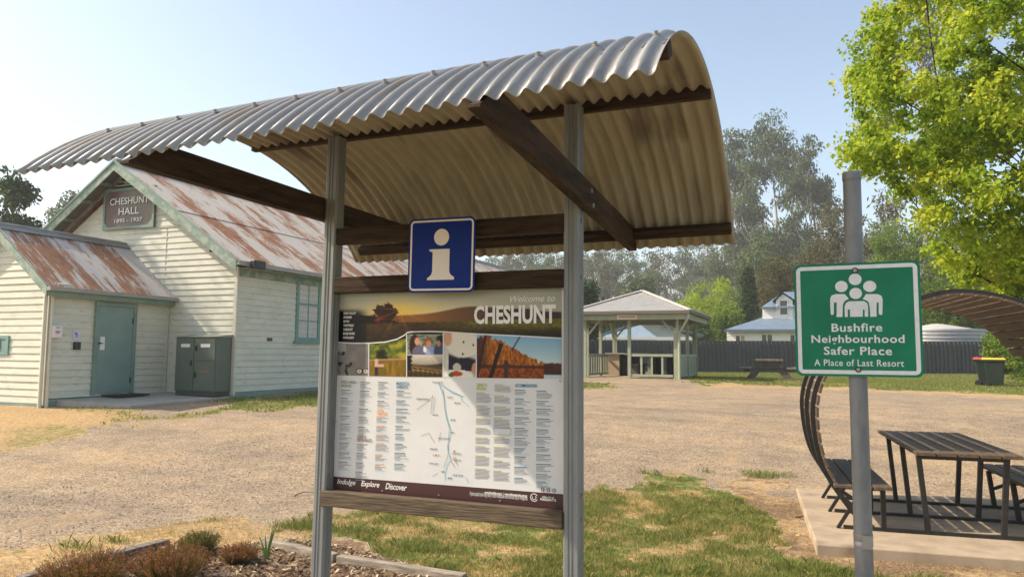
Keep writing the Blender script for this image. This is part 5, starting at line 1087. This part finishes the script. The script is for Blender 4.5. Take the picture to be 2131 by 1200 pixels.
dgreen = leaf_mat('dark_leaf', [(0, (.016, .036, .010)), (.6, (.042, .08, .02)), (1, (.09, .14, .035))], .3)
mgreen = leaf_mat('mid_leaf', [(0, (.06, .11, .014)), (.6, (.17, .26, .032)), (1, (.33, .39, .055))], .45)
olive = leaf_mat('olive_leaf', [(0, (.045, .048, .016)), (.6, (.105, .095, .033)), (1, (.18, .15, .055))], .3)
gumleaf = leaf_mat('gum_leaf', [(0, (.05, .08, .032)), (.6, (.115, .155, .068)), (1, (.21, .245, .12))], .3)
brownleaf = leaf_mat('brown_gum_leaf', [(0, (.065, .07, .035)), (.6, (.13, .125, .062)), (1, (.20, .18, .095))], .25)

# big lime tree at the right edge of the yard
rg = np.random.default_rng(21)
LT = onD(2235, 900, 10.5); LTb = np.array([LT[0], LT[1], gz0(LT[0], LT[1])])
OUT = np.array([(1850, -200), (1845, 0), (1795, 42), (1772, 92), (1778, 150), (1764, 190), (1748, 216), (1752, 262), (1764, 310), (1790, 345), (1822, 378), (1868, 395), (1898, 440), (1950, 480), (1948, 520), (1975, 560), (2000, 590), (2060, 600), (2131, 606), (2300, 590), (2500, 520), (2620, 300), (2560, 0), (2400, -250), (2000, -330)], float)
C = []
while len(C) < 1150:
    x, y = rg.uniform(1740, 2620), rg.uniform(-330, 610)
    if not inpoly(np.array([x]), np.array([y]), OUT)[0]: continue
    if inpoly(np.array([x]), np.array([y]), np.array([(1865, 70), (1925, 40), (1965, 60), (1955, 120), (1940, 165), (1900, 175), (1872, 120)]))[0] and rg.random() < .85: continue
    ex = min(1, max(.15, (x-1740)/330)); C.append(onD(x, y, 10.4+rg.uniform(-1, 1)*2.0*math.sqrt(ex)*math.sqrt(max(.1, 1-((y-150)/520)**2))))
C = np.array(C)
root = make_tree('shade_tree', LTb, C-LTb, rg.uniform(.12, .36, len(C)), 130, .064, lime, barkd, 'leafy bright lime green tree at the right edge behind the picnic set', 'tree', None, 5, .15, .3, 26, .35, .8, (1, 1, .75), shell=.25, limb_r=.014)

def simple_tree(name, px, D, top, wid, lm, bm, label, seed, per=46, size=.26, ncl=70, droop=.2, aspect=.55, base_f=.1, group=None, depth=1.0, cat='tree', rad=.9, tr=.14, shape='round'):
    rg = np.random.default_rng(seed); p = onD(px, 745, D); b = np.array([p[0], p[1], gz0(p[0], p[1])]); Hh = onD(px, top, D)[2]-b[2]; W = wid*D/F/2
    if shape == 'round': C = ellipsoid(rg, ncl, (0, 0, Hh*(.5+base_f/2)), (W-rad*.4, (W-rad*.4)*depth, Hh*(.5-base_f/2)-rad*.3), .35)
    elif shape == 'cone':
        z = rg.random(ncl)**.8; a = rg.random(ncl)*6.28; r = W*(1-z)*(.5+.5*rg.random(ncl)); C = np.stack([r*np.cos(a), r*np.sin(a), Hh*(base_f+(1-base_f)*z)], -1)
    return make_tree(name, b, C, rad*(.7+.6*rg.random(ncl)), per, size, lm, bm, label, cat, group, seed, tr, .3, 14, droop, aspect)
simple_tree('bright_tree', 1474, 66, 573, 155, limeb, bark, 'bright lime green bushy tree behind the pavilion and shed', 31, ncl=120, rad=.8, per=90, size=.2)
simple_tree('bright_tree', 1395, 68, 612, 80, mgreen, bark, 'mid green low tree left of the bright lime tree', 32, ncl=60, rad=.8, per=80, size=.2)
simple_tree('conifer', 1560, 63, 556, 70, dgreen, barkd, 'narrow dark green conifer between lime tree and olive bush', 33, ncl=120, rad=.6, size=.18, per=80, shape='cone')
simple_tree('dark_tree', 1515, 62, 610, 70, mgreen, barkd, 'dark green shrubby tree below the bright lime tree', 34, ncl=70, rad=.7, per=80, size=.2)
simple_tree('olive_tree', 1645, 66, 512, 165, olive, barkd, 'dense olive brown tree behind the white house', 35, ncl=170, rad=.85, size=.19, per=100)
simple_tree('dark_tree', 1228, 50, 566, 60, dgreen, barkd, 'dark green tree partly hidden behind the grey shelter post', 36, ncl=80, rad=.7, per=80, size=.2)
simple_tree('dark_tree', 1300, 60, 636, 190, dgreen, barkd, 'low dark trees spreading behind the pavilion roof', 37, ncl=110, rad=.8, per=70, size=.2)
simple_tree('dark_tree', 1430, 60, 645, 130, dgreen, barkd, 'dark green shrub tree right behind the shed roof', 38, ncl=80, rad=.7, per=70, size=.2)
simple_tree('green_tree', 1880, 57, 430, 165, mgreen, barkd, 'dense mid green tree behind the top of the green sign', 39, ncl=190, rad=.85, per=100, size=.19)
simple_tree('green_tree', 1965, 54, 540, 170, mgreen, barkd, 'green bushy tree above the water tank', 40, ncl=150, rad=.75, per=90, size=.18)
simple_tree('yellow_green_tree', 2060, 56, 596, 190, limeb, barkd, 'yellowish green tree behind the arched canopy', 41, ncl=110, rad=.75, per=70, size=.2)
simple_tree('dark_tree', 2140, 52, 470, 240, dgreen, barkd, 'tall dark tree behind the canopy at the right edge', 42, ncl=150, rad=.95, per=80, size=.22)
simple_tree('brown_tree', 1740, 78, 398, 110, brownleaf, bark, 'thin brownish tree left of the top of the sign pole', 43, ncl=110, rad=.9, per=60, size=.28, droop=.5)
simple_tree('brown_tree', 1835, 80, 402, 130, brownleaf, bark, 'thin brownish tree right of the top of the sign pole', 44, ncl=120, rad=.9, per=60, size=.28, droop=.5)
simple_tree('dark_tree', 12, 44, 338, 110, dgreen, barkd, 'dark green leafy tree at the left edge behind the porch', 45, ncl=110, rad=.8, per=90, size=.3)
simple_tree('hazy_tree', 165, 92, 378, 170, gumleaf, gumbark, 'hazy grey green tree behind the left side of the hall gable', 46, ncl=110, rad=1.5, per=80, size=.6, base_f=.2)
simple_tree('garden_bush', 2085, 30.5, 680, 95, mgreen, barkd, 'dark green bush growing behind the wheelie bins', 47, ncl=60, rad=.32, per=70, size=.11, cat='bush', base_f=0, tr=.05)
simple_tree('garden_bush', 2150, 29, 690, 130, mgreen, barkd, 'green bush at the right edge beside the wheelie bins', 48, ncl=70, rad=.32, per=70, size=.11, cat='bush', base_f=0, tr=.05)
simple_tree('mid_tree', 1330, 84, 552, 110, gumleaf, gumbark, 'grey green tree rising behind the pavilion roof peak', 55, ncl=110, rad=1.1, per=70, size=.3)
simple_tree('mid_tree', 1590, 78, 470, 130, gumleaf, gumbark, 'grey green tree behind the dark conifer', 56, ncl=120, rad=1.1, per=70, size=.3)
simple_tree('mid_tree', 1700, 74, 480, 110, olive, gumbark, 'olive brown tree between the white house and the sign pole', 57, ncl=120, rad=.95, per=80, size=.24)
simple_tree('mid_tree', 1985, 66, 470, 150, mgreen, gumbark, 'mid green tree seen below the lime tree branches', 58, ncl=120, rad=1.0, per=80, size=.24)
# tall gums: clusters at the ends of rising limbs
def gum(px, D, top, wid, label, seed, group=None, per=110, size=.72, ncl=130, lm=gumleaf, rad=2.1, shape=None):
    rg = np.random.default_rng(seed); p = onD(px, 745, D); b = np.array([p[0], p[1], gz0(p[0], p[1])]); Hh = onD(px, top, D)[2]-b[2]; W = wid*D/F/2
    heads = []
    for h_, x_, r_ in (shape or ((.93, 0, .25), (.82, -.35, .3), (.80, .35, .3), (.66, .62, .3), (.62, -.6, .3), (.5, .1, .35), (.42, .6, .3), (.40, -.55, .35))):
        for _ in range(max(2, ncl//8)): heads.append((x_*W+rg.normal()*r_*W*.62, rg.normal()*W*.35, Hh*h_+rg.normal()*Hh*.045))
    C = np.array(heads); return make_tree('gum_tree', b, C, rad*(.55+.8*rg.random(len(C))), per, size, lm, gumbark, label, 'tree', group, seed, .5, .28, 12, .75, .34, (1, 1, .8), limb_r=.13)
gum(1612, 130, 238, 215, 'tallest pale gum tree with open crown against the sky', 51, ncl=150)
gum(1692, 124, 302, 130, 'slender gum tree with separate leafy heads right of the tallest gum', 52, ncl=84, rad=1.7)
gum(1535, 134, 280, 120, 'gum tree partly hidden by the right end of the bowed roof', 53, ncl=110)
gum(1935, 62, -90, 190, 'very tall grey gum tree showing above the lime tree', 54, ncl=80, size=.4, rad=1.3, lm=brownleaf)
# forest on the rise behind
protos = []
for s_ in (61, 62, 63):
    rg = np.random.default_rng(s_); b = onD(1240+60*(s_-61), 740, 108); Hh = 17.0; W = 3.4
    C = np.concatenate([ellipsoid(rg, 44, (0, 0, Hh*.66), (W, W, Hh*.33), .3), ellipsoid(rg, 16, (0, 0, Hh*.3), (W*.9, W*.9, Hh*.25), .2)])
    protos.append(make_tree('forest_tree', (b[0], b[1], gz0(b[0], b[1])), C, 1.0*(.6+.7*rg.random(len(C))), 60, .36, (gumleaf, brownleaf, gumleaf)[s_-61], gumbark, 'hazy grey green gum in the forest behind the houses', 'tree', 'forest trees behind the houses', s_, .24, .3, 16, .6, .36, limb_r=.09))
rg = np.random.default_rng(8); k = 0
for row, (D, n, x0, x1) in enumerate(((150, 26, 980, 2420), (180, 28, 900, 2450), (215, 28, 880, 2450))):
    for i in range(n):
        px = x0+(x1-x0)*(i+rg.uniform(.15, .85))/n; q = onD(px, 740, D+rg.uniform(-5, 5)); o = protos[k % 3] if k < 3 else copy_tree(protos[k % 3])
        o.location = (q[0], q[1], gz0(q[0], q[1])); sc_ = rg.uniform(.85, 1.12)*D/108*(1.0 if px < 1520 else 1.12); o.scale = (sc_, sc_, sc_*rg.uniform(.92, 1.06)); o.rotation_euler = (0, 0, rg.uniform(0, 6.28)); k += 1

rg = np.random.default_rng(77); q = np.array([-28.0, 9.6])  # unseen tree outside the frame, put in for dappled shade on the hall
C = ellipsoid(rg, 46, (0.6, 0.4, 11.6), (3.6, 3.0, 3.2), .2)
make_tree('unseen_tree', (q[0], q[1], gz0(*q)), C, .95*(.6+.7*rg.random(len(C))), 60, .22, mgreen, bark, 'unseen green tree left of the hall, put there to dapple its front with shade', 'tree', None, 78, .3, .4, 20, .3)
# ------------------------------------------------------------------ flower bed in front
bark_m = leaf_mat('bark_chip', [(0, (.05, .032, .02)), (.4, (.15, .098, .06)), (.8, (.34, .24, .15)), (1, (.52, .43, .31))], 0, .9)
def scatter(poly, n, rg, cond=None, dmax=14):
    lo = poly.min(0); hi = poly.max(0); hi = np.minimum(hi, 12); lo = np.maximum(lo, [-9, 2.5]); P = []
    while sum(map(len, P)) < n:
        q = lo+(hi-lo)*rg.random((n*2, 2)); D = -q[:, 0]*math.sin(YAW)+q[:, 1]*math.cos(YAW); m_ = inpoly(q[:, 0], q[:, 1], poly) & (D > 4.6) & (D < dmax)
        if cond is not None: m_ &= cond(q[:, 0], q[:, 1])
        if not m_.any(): break
        P.append(q[m_])
    return np.concatenate(P)[:n]
def gsurf(x, y): return ground(x, y)+(fbm(x, y, 1.3)-.5)*.05*np.clip(np.hypot(x, y)/10, .3, 1)
rg = np.random.default_rng(71)
q = scatter(M_BED, 12000, rg); z = gsurf(q[:, 0], q[:, 1]); m_ = len(q)
a_ = rg.random(m_)*6.28; tl_ = rg.normal(size=m_)*.35; s_ = .008+.022*rg.random(m_)**2; ax = np.stack([np.cos(a_)*np.cos(tl_), np.sin(a_)*np.cos(tl_), np.sin(tl_)], -1); sd_ = np.stack([-np.sin(a_), np.cos(a_), rg.normal(size=m_)*.4], -1)
P = np.stack([q[:, 0], q[:, 1], z+.006+.012*rg.random(m_)], -1); L = ax*s_[:, None]; Wd = sd_*(s_*.35)[:, None]
tag(npmesh('bark_mulch', np.stack([P-L-Wd, P+L-Wd*.8, P+L+Wd, P-L+Wd*.7], 1).reshape(-1, 3), np.arange(m_*4).reshape(-1, 4), bark_m, {'tint': np.repeat(rg.random(m_), 4)}), 'brown bark mulch spread over the flower bed', 'mulch', kind='stuff')
def sleeper_(name, p0, p1, h, w_, m, label, zoff=0):
    a = onG(*p0); b = onG(*p1); mb = MB(); n = 7; path = []
    a[2] = gz0(a[0], a[1]); b[2] = gz0(b[0], b[1]); r = thing(name, tuple((a+b)/2), label, 'edging')
    mb.beam(a+(0, 0, h/2-.03+zoff), b+(0, 0, h/2-.03+zoff), w_, h); mb.build('timber', m, r, .008)
sleeper_('garden_edging', (40, 1216), (345, 1134), .085, .10, dsleeper, 'dark weathered timber edge of the flower bed behind the reddish shrubs')
sleeper_('garden_edging', (548, 1134), (700, 1168), .09, .07, sleeper, 'short pale timber edge of the flower bed left of the left steel post')
sleeper_('garden_edging', (705, 1169), (968, 1212), .09, .07, sleeper, 'pale timber edge of the flower bed between the two steel posts')
heath = leaf_mat('heath_leaf', [(0, (.05, .055, .016)), (.3, (.14, .12, .03)), (.55, (.28, .12, .035)), (.8, (.33, .13, .07)), (1, (.48, .30, .27))], .3)
heathg = leaf_mat('heath_green', [(0, (.06, .08, .02)), (.6, (.16, .155, .04)), (1, (.30, .17, .06))], .3)
def shrub(px, py, wpx, hm, m, label, seed, n=520):
    rg = np.random.default_rng(seed); g = onG(px, py); D = (g-CAM)@fw; W = wpx*D/F/2; r = thing('flowering_shrub', (g[0], g[1], gz0(g[0], g[1])), label, 'shrub', None)
    a = rg.random(n)*6.28; rr_ = np.sqrt(rg.random(n)); B = np.stack([np.cos(a)*rr_*W*.5, np.sin(a)*rr_*W*.5, np.zeros(n)], -1)
    T_ = np.stack([np.cos(a)*rr_*W*1.05, np.sin(a)*rr_*W*1.05, hm*(.55+.45*np.sqrt(np.maximum(0, 1-rr_**2)))*(.7+.4*rg.random(n))], -1)+rg.normal(size=(n, 3))*.012
    V = []; t = []; w_ = .0028
    sdv = np.stack([-np.sin(a+1), np.cos(a+1), 0*a], -1)*w_
    V = np.stack([B-sdv, B+sdv, T_+sdv*.5, T_-sdv*.5], 1).reshape(-1, 3); q_ = np.arange(n*4).reshape(-1, 4)
    npmesh('stem', V, q_, m, {'tint': np.repeat(rg.random(n)*.45, 4)}, r, True)
    cl = np.concatenate([B+(T_-B)*f for f in (.55, .75, .9, 1.0)]); tb = np.concatenate([np.full(n, v) for v in (.25, .45, .62, .80)])+rg.normal(size=4*n)*.12
    V2, Q2, t2 = leaves(cl, .013, 4, .0135, rg, -.1, .4, (1, 1, 1), np.clip(tb, 0, 1)); npmesh('foliage', V2, Q2, m, {'tint': t2}, r, True)
shrub(178, 1222, 190, .23, heath, 'wide reddish brown flowering shrub nearest the lower left corner', 81, 560)
shrub(352, 1208, 160, .24, heath, 'taller reddish brown shrub in the middle of the flower bed', 82, 560)
shrub(412, 1152, 85, .17, heathg, 'small greenish shrub at the back of the flower bed', 83, 330)
shrub(497, 1170, 80, .13, heath, 'low reddish shrub beside the strap leaved plant', 84, 300)
g = onG(556, 1166); r = thing('strap_leaf_plant', (g[0], g[1], gz0(g[0], g[1])), 'young plant with long pointed green strap leaves in the bark bed', 'plant')
mb = MB(); rg = np.random.default_rng(4); k = 0.0036*1.0
for dx, dz, wd, bd_ in ((-.145, .19, .014, .05), (-.10, .23, .014, .03), (-.03, .21, .016, .0), (.045, .30, .012, .01), (.02, .26, .014, .0), (.075, .36, .009, .04), (-.16, .05, .012, .06), (-.09, .015, .014, .03)):
    P = []; n = 8
    for i in range(n+1):
        t_ = i/n; x = dx*(t_**1.25); z = dz*t_-bd_*t_*t_*1.0; w_ = wd*(1-t_**2.2)*.9+.001; P += [(x-w_*.8, -.3*w_+.03*t_*(dx > 0), z), (x, .004+.03*t_*(dx > 0), z-.004), (x+w_*.8, -.3*w_+.03*t_*(dx > 0), z)]
    mb.add(P, [(3*i+j, 3*i+j+1, 3*i+j+4, 3*i+j+3) for i in range(n) for j in (0, 1)], 1 if dz < .1 else 0, True)
mb.build('leaf', [mat('strap_green', (.10, .20, .035), (.20, .30, .06), 12, .4), mat('dry_strap', (.34, .20, .08), (.45, .30, .13), 12, .6)], r, 0, True)

# ------------------------------------------------------------------ grass blades and loose stones
blade = leaf_mat('grass_blade', [(0, (.56, .42, .20)), (.3, (.42, .33, .12)), (.45, (.28, .275, .085)), (.75, (.19, .235, .058)), (1, (.12, .175, .04))], .4)
def grass(name, q, hgt, wid, rg, label, tint):
    m_ = len(q); z = gsurf(q[:, 0], q[:, 1]); a = rg.random(m_)*6.28; h = hgt*(.4+.9*rg.random(m_)); ln = rg.normal(size=(m_, 2))*.45*h[:, None]
    B = np.stack([q[:, 0], q[:, 1], z-.004], -1); s_ = np.stack([np.cos(a), np.sin(a), 0*a], -1)*(wid*(.6+.8*rg.random(m_)))[:, None]
    M_ = B+np.stack([ln[:, 0]*.35, ln[:, 1]*.35, h*.62], -1); T_ = B+np.stack([ln[:, 0], ln[:, 1], h], -1)
    V = np.stack([B-s_, B+s_, M_+s_*.6, T_, M_-s_*.6], 1).reshape(-1, 3); i = np.arange(m_)*5
    tag(npmesh(name, V, np.stack([i, i+1, i+2, i+3, i+4], -1), blade, {'tint': np.repeat(np.clip(tint, 0, 1), 5)}), label, 'grass', kind='stuff')
rg = np.random.default_rng(91)
q = scatter(np.array([(-6, 3.2), (3.0, 3.2), (3.0, 9.6), (-6, 9.6)], float), 520000, rg, dmax=10.5); gm, dm, mm = masks(q[:, 0], q[:, 1])
pat = fbm(q[:, 0], q[:, 1], .35)
keep = rg.random(len(q)) < np.clip(gm*.6+dm*.42-np.where(mm > .9, 1, mm*.4), 0, 1)*np.clip(.3+(pat-.3)*2.0, .12, 1); q = q[keep]; gm = gm[keep]; pat = pat[keep]
hh = (.022+.016*gm)+.026*np.clip((pat-.45)*4, 0, 1)*gm
grass('lawn_grass', q, hh, .0022, rg, 'mixed green and dry grass blades on the near lawn', np.where(rg.random(len(q)) < np.clip(gm*.9+.02, 0, .85), .5+.5*rg.random(len(q)), .35*rg.random(len(q))))
rg = np.random.default_rng(92)
lo = np.array([-16, 10]); hi = np.array([14, 50]); q = lo+(hi-lo)*rg.random((420000, 2)); D = -q[:, 0]*math.sin(YAW)+q[:, 1]*math.cos(YAW); q = q[(D > 12) & (D < 42)]; gm, dm, mm = masks(q[:, 0], q[:, 1])
keep = rg.random(len(q)) < np.clip(gm*1.0-.1, 0, 1)*.75; q = q[keep]; grass('distant_grass', q, np.full(len(q), .06), .011, rg, 'short green grass strips beyond the gravel', .35+.6*rg.random(len(q)))
# tufts along the gravel edge
rg = np.random.default_rng(93); Q_ = []
for px, py, n, s_ in ((1598, 990, 420, .17), (1580, 994, 200, .12), (1408, 1000, 200, .12), (1340, 985, 60, .06), (1365, 988, 60, .07), (1470, 982, 60, .06), (640, 1100, 500, .16), (625, 1098, 300, .12), (740, 1105, 300, .14), (850, 1140, 300, .15), (930, 1150, 250, .15), (1640, 1185, 600, .22), (1720, 1195, 600, .2), (1480, 1190, 400, .25), (1390, 1195, 300, .2), (150, 1138, 160, .12), (240, 1128, 120, .1)):
    g = onG(px, py); Q_.append(g[:2]+rg.normal(size=(n, 2))*s_*np.array([1, .45]))
q = np.concatenate(Q_); grass('grass_tuft', q, np.full(len(q), .075), .0026, rg, 'longer green grass tufts at the gravel edge', .45+.5*rg.random(len(q)))
stone_m = leaf_mat('loose_stone', [(0, (.20, .165, .13)), (.5, (.36, .29, .225)), (.85, (.46, .38, .29)), (1, (.60, .53, .44))], 0, .9)
rg = np.random.default_rng(94)
q = scatter(np.array([(-9, 3), (4, 3), (4, 12), (-9, 12)], float), 30000, rg, dmax=13); gm, dm, mm = masks(q[:, 0], q[:, 1]); q = q[(dm < .3) & (mm < .5)]
insl = inpoly(q[:, 0], q[:, 1], np.array([tuple(fr), tuple(fr+dv*3.6), tuple(bk+dv*3.9), tuple(bk)])); q = q[~insl]; m_ = len(q); s_ = .004+.009*rg.random(m_)**3; B = np.stack([q[:, 0], q[:, 1], gsurf(q[:, 0], q[:, 1])+s_*.3], -1)
oct_ = np.array([(1, 0, 0), (0, 1, 0), (-1, 0, 0), (0, -1, 0), (0, 0, .7), (0, 0, -.7)]); V = B[:, None, :]+(oct_[None]*(.6+.8*rg.random((m_, 6, 1))))*s_[:, None, None]
T_ = np.array([(0, 1, 4), (1, 2, 4), (2, 3, 4), (3, 0, 4), (1, 0, 5), (2, 1, 5), (3, 2, 5), (0, 3, 5)]); tri = (np.arange(m_)[:, None, None]*6+T_[None]).reshape(-1, 3)
tag(npmesh('loose_gravel', V.reshape(-1, 3), tri, stone_m, {'tint': np.repeat(rg.random(m_), 6)}), 'loose stones lying on the gravel yard', 'gravel', kind='stuff')
for k, (pa, pb, lab) in enumerate((((1655, 1078), (1690, 1068), 'thin dark fallen stick on the bare ground beside the picnic slab'), ((612, 1034), (655, 1027), 'thin fallen stick on the gravel just left of the left steel post'))):
    a = onG(*pa); b = onG(*pb); r = thing('fallen_stick', tuple(a), lab, 'stick'); mb = MB(); limb(mb, a+(0, 0, .012), b+(0, 0, .014), .007, .003, np.random.default_rng(k+3), .1, 6, 5, 0); mb.build('twig', barkd, r)
# fallen leaves
lf = leaf_mat('dry_leaf', [(0, (.42, .16, .05)), (.5, (.50, .33, .14)), (1, (.62, .50, .14))], .2); rg = np.random.default_rng(95)
C = np.array([onG(*p)+(0, 0, .03) for p in ((1253, 1122), (1323, 1018), (1382, 1020), (1470, 1018), (1351, 1106), (1483, 1115), (1412, 1152), (1530, 1148), (900, 1075), (980, 1105), (1015, 1140), (830, 1070), (1660, 1120), (1560, 1090), (470, 1170), (600, 1180), (430, 1185))])
V, Q2, t = leaves(C, .02, 2, .04, rg, 0, .6, (1, 1, .1)); tag(npmesh('leaf_litter', V, Q2, lf, {'tint': t}), 'scattered orange and yellow fallen leaves on the lawn', 'leaf litter', kind='stuff')

# ================================================================== smoke haze over the valley
hz_ = MB(); hz_.box(-345, 345, -345, 345, -1.5, 62)
hm_ = bpy.data.materials.new('smoke_haze'); hm_.use_nodes = True; n = hm_.node_tree; n.nodes.remove(n.nodes['Principled BSDF']); pv = n.nodes.new('ShaderNodeVolumePrincipled')
pv.inputs['Color'].default_value = (.92, .93, .95, 1); pv.inputs['Density'].default_value = HAZE; pv.inputs['Anisotropy'].default_value = .2; n.links.new(pv.outputs[0], n.nodes['Material Output'].inputs['Volume'])
tag(hz_.build('haze', hm_), 'thin pale bushfire smoke haze hanging over the valley', 'haze', kind='stuff')
print('objects', len(bpy.data.objects), 'faces', sum(len(m.polygons) for m in bpy.data.meshes))
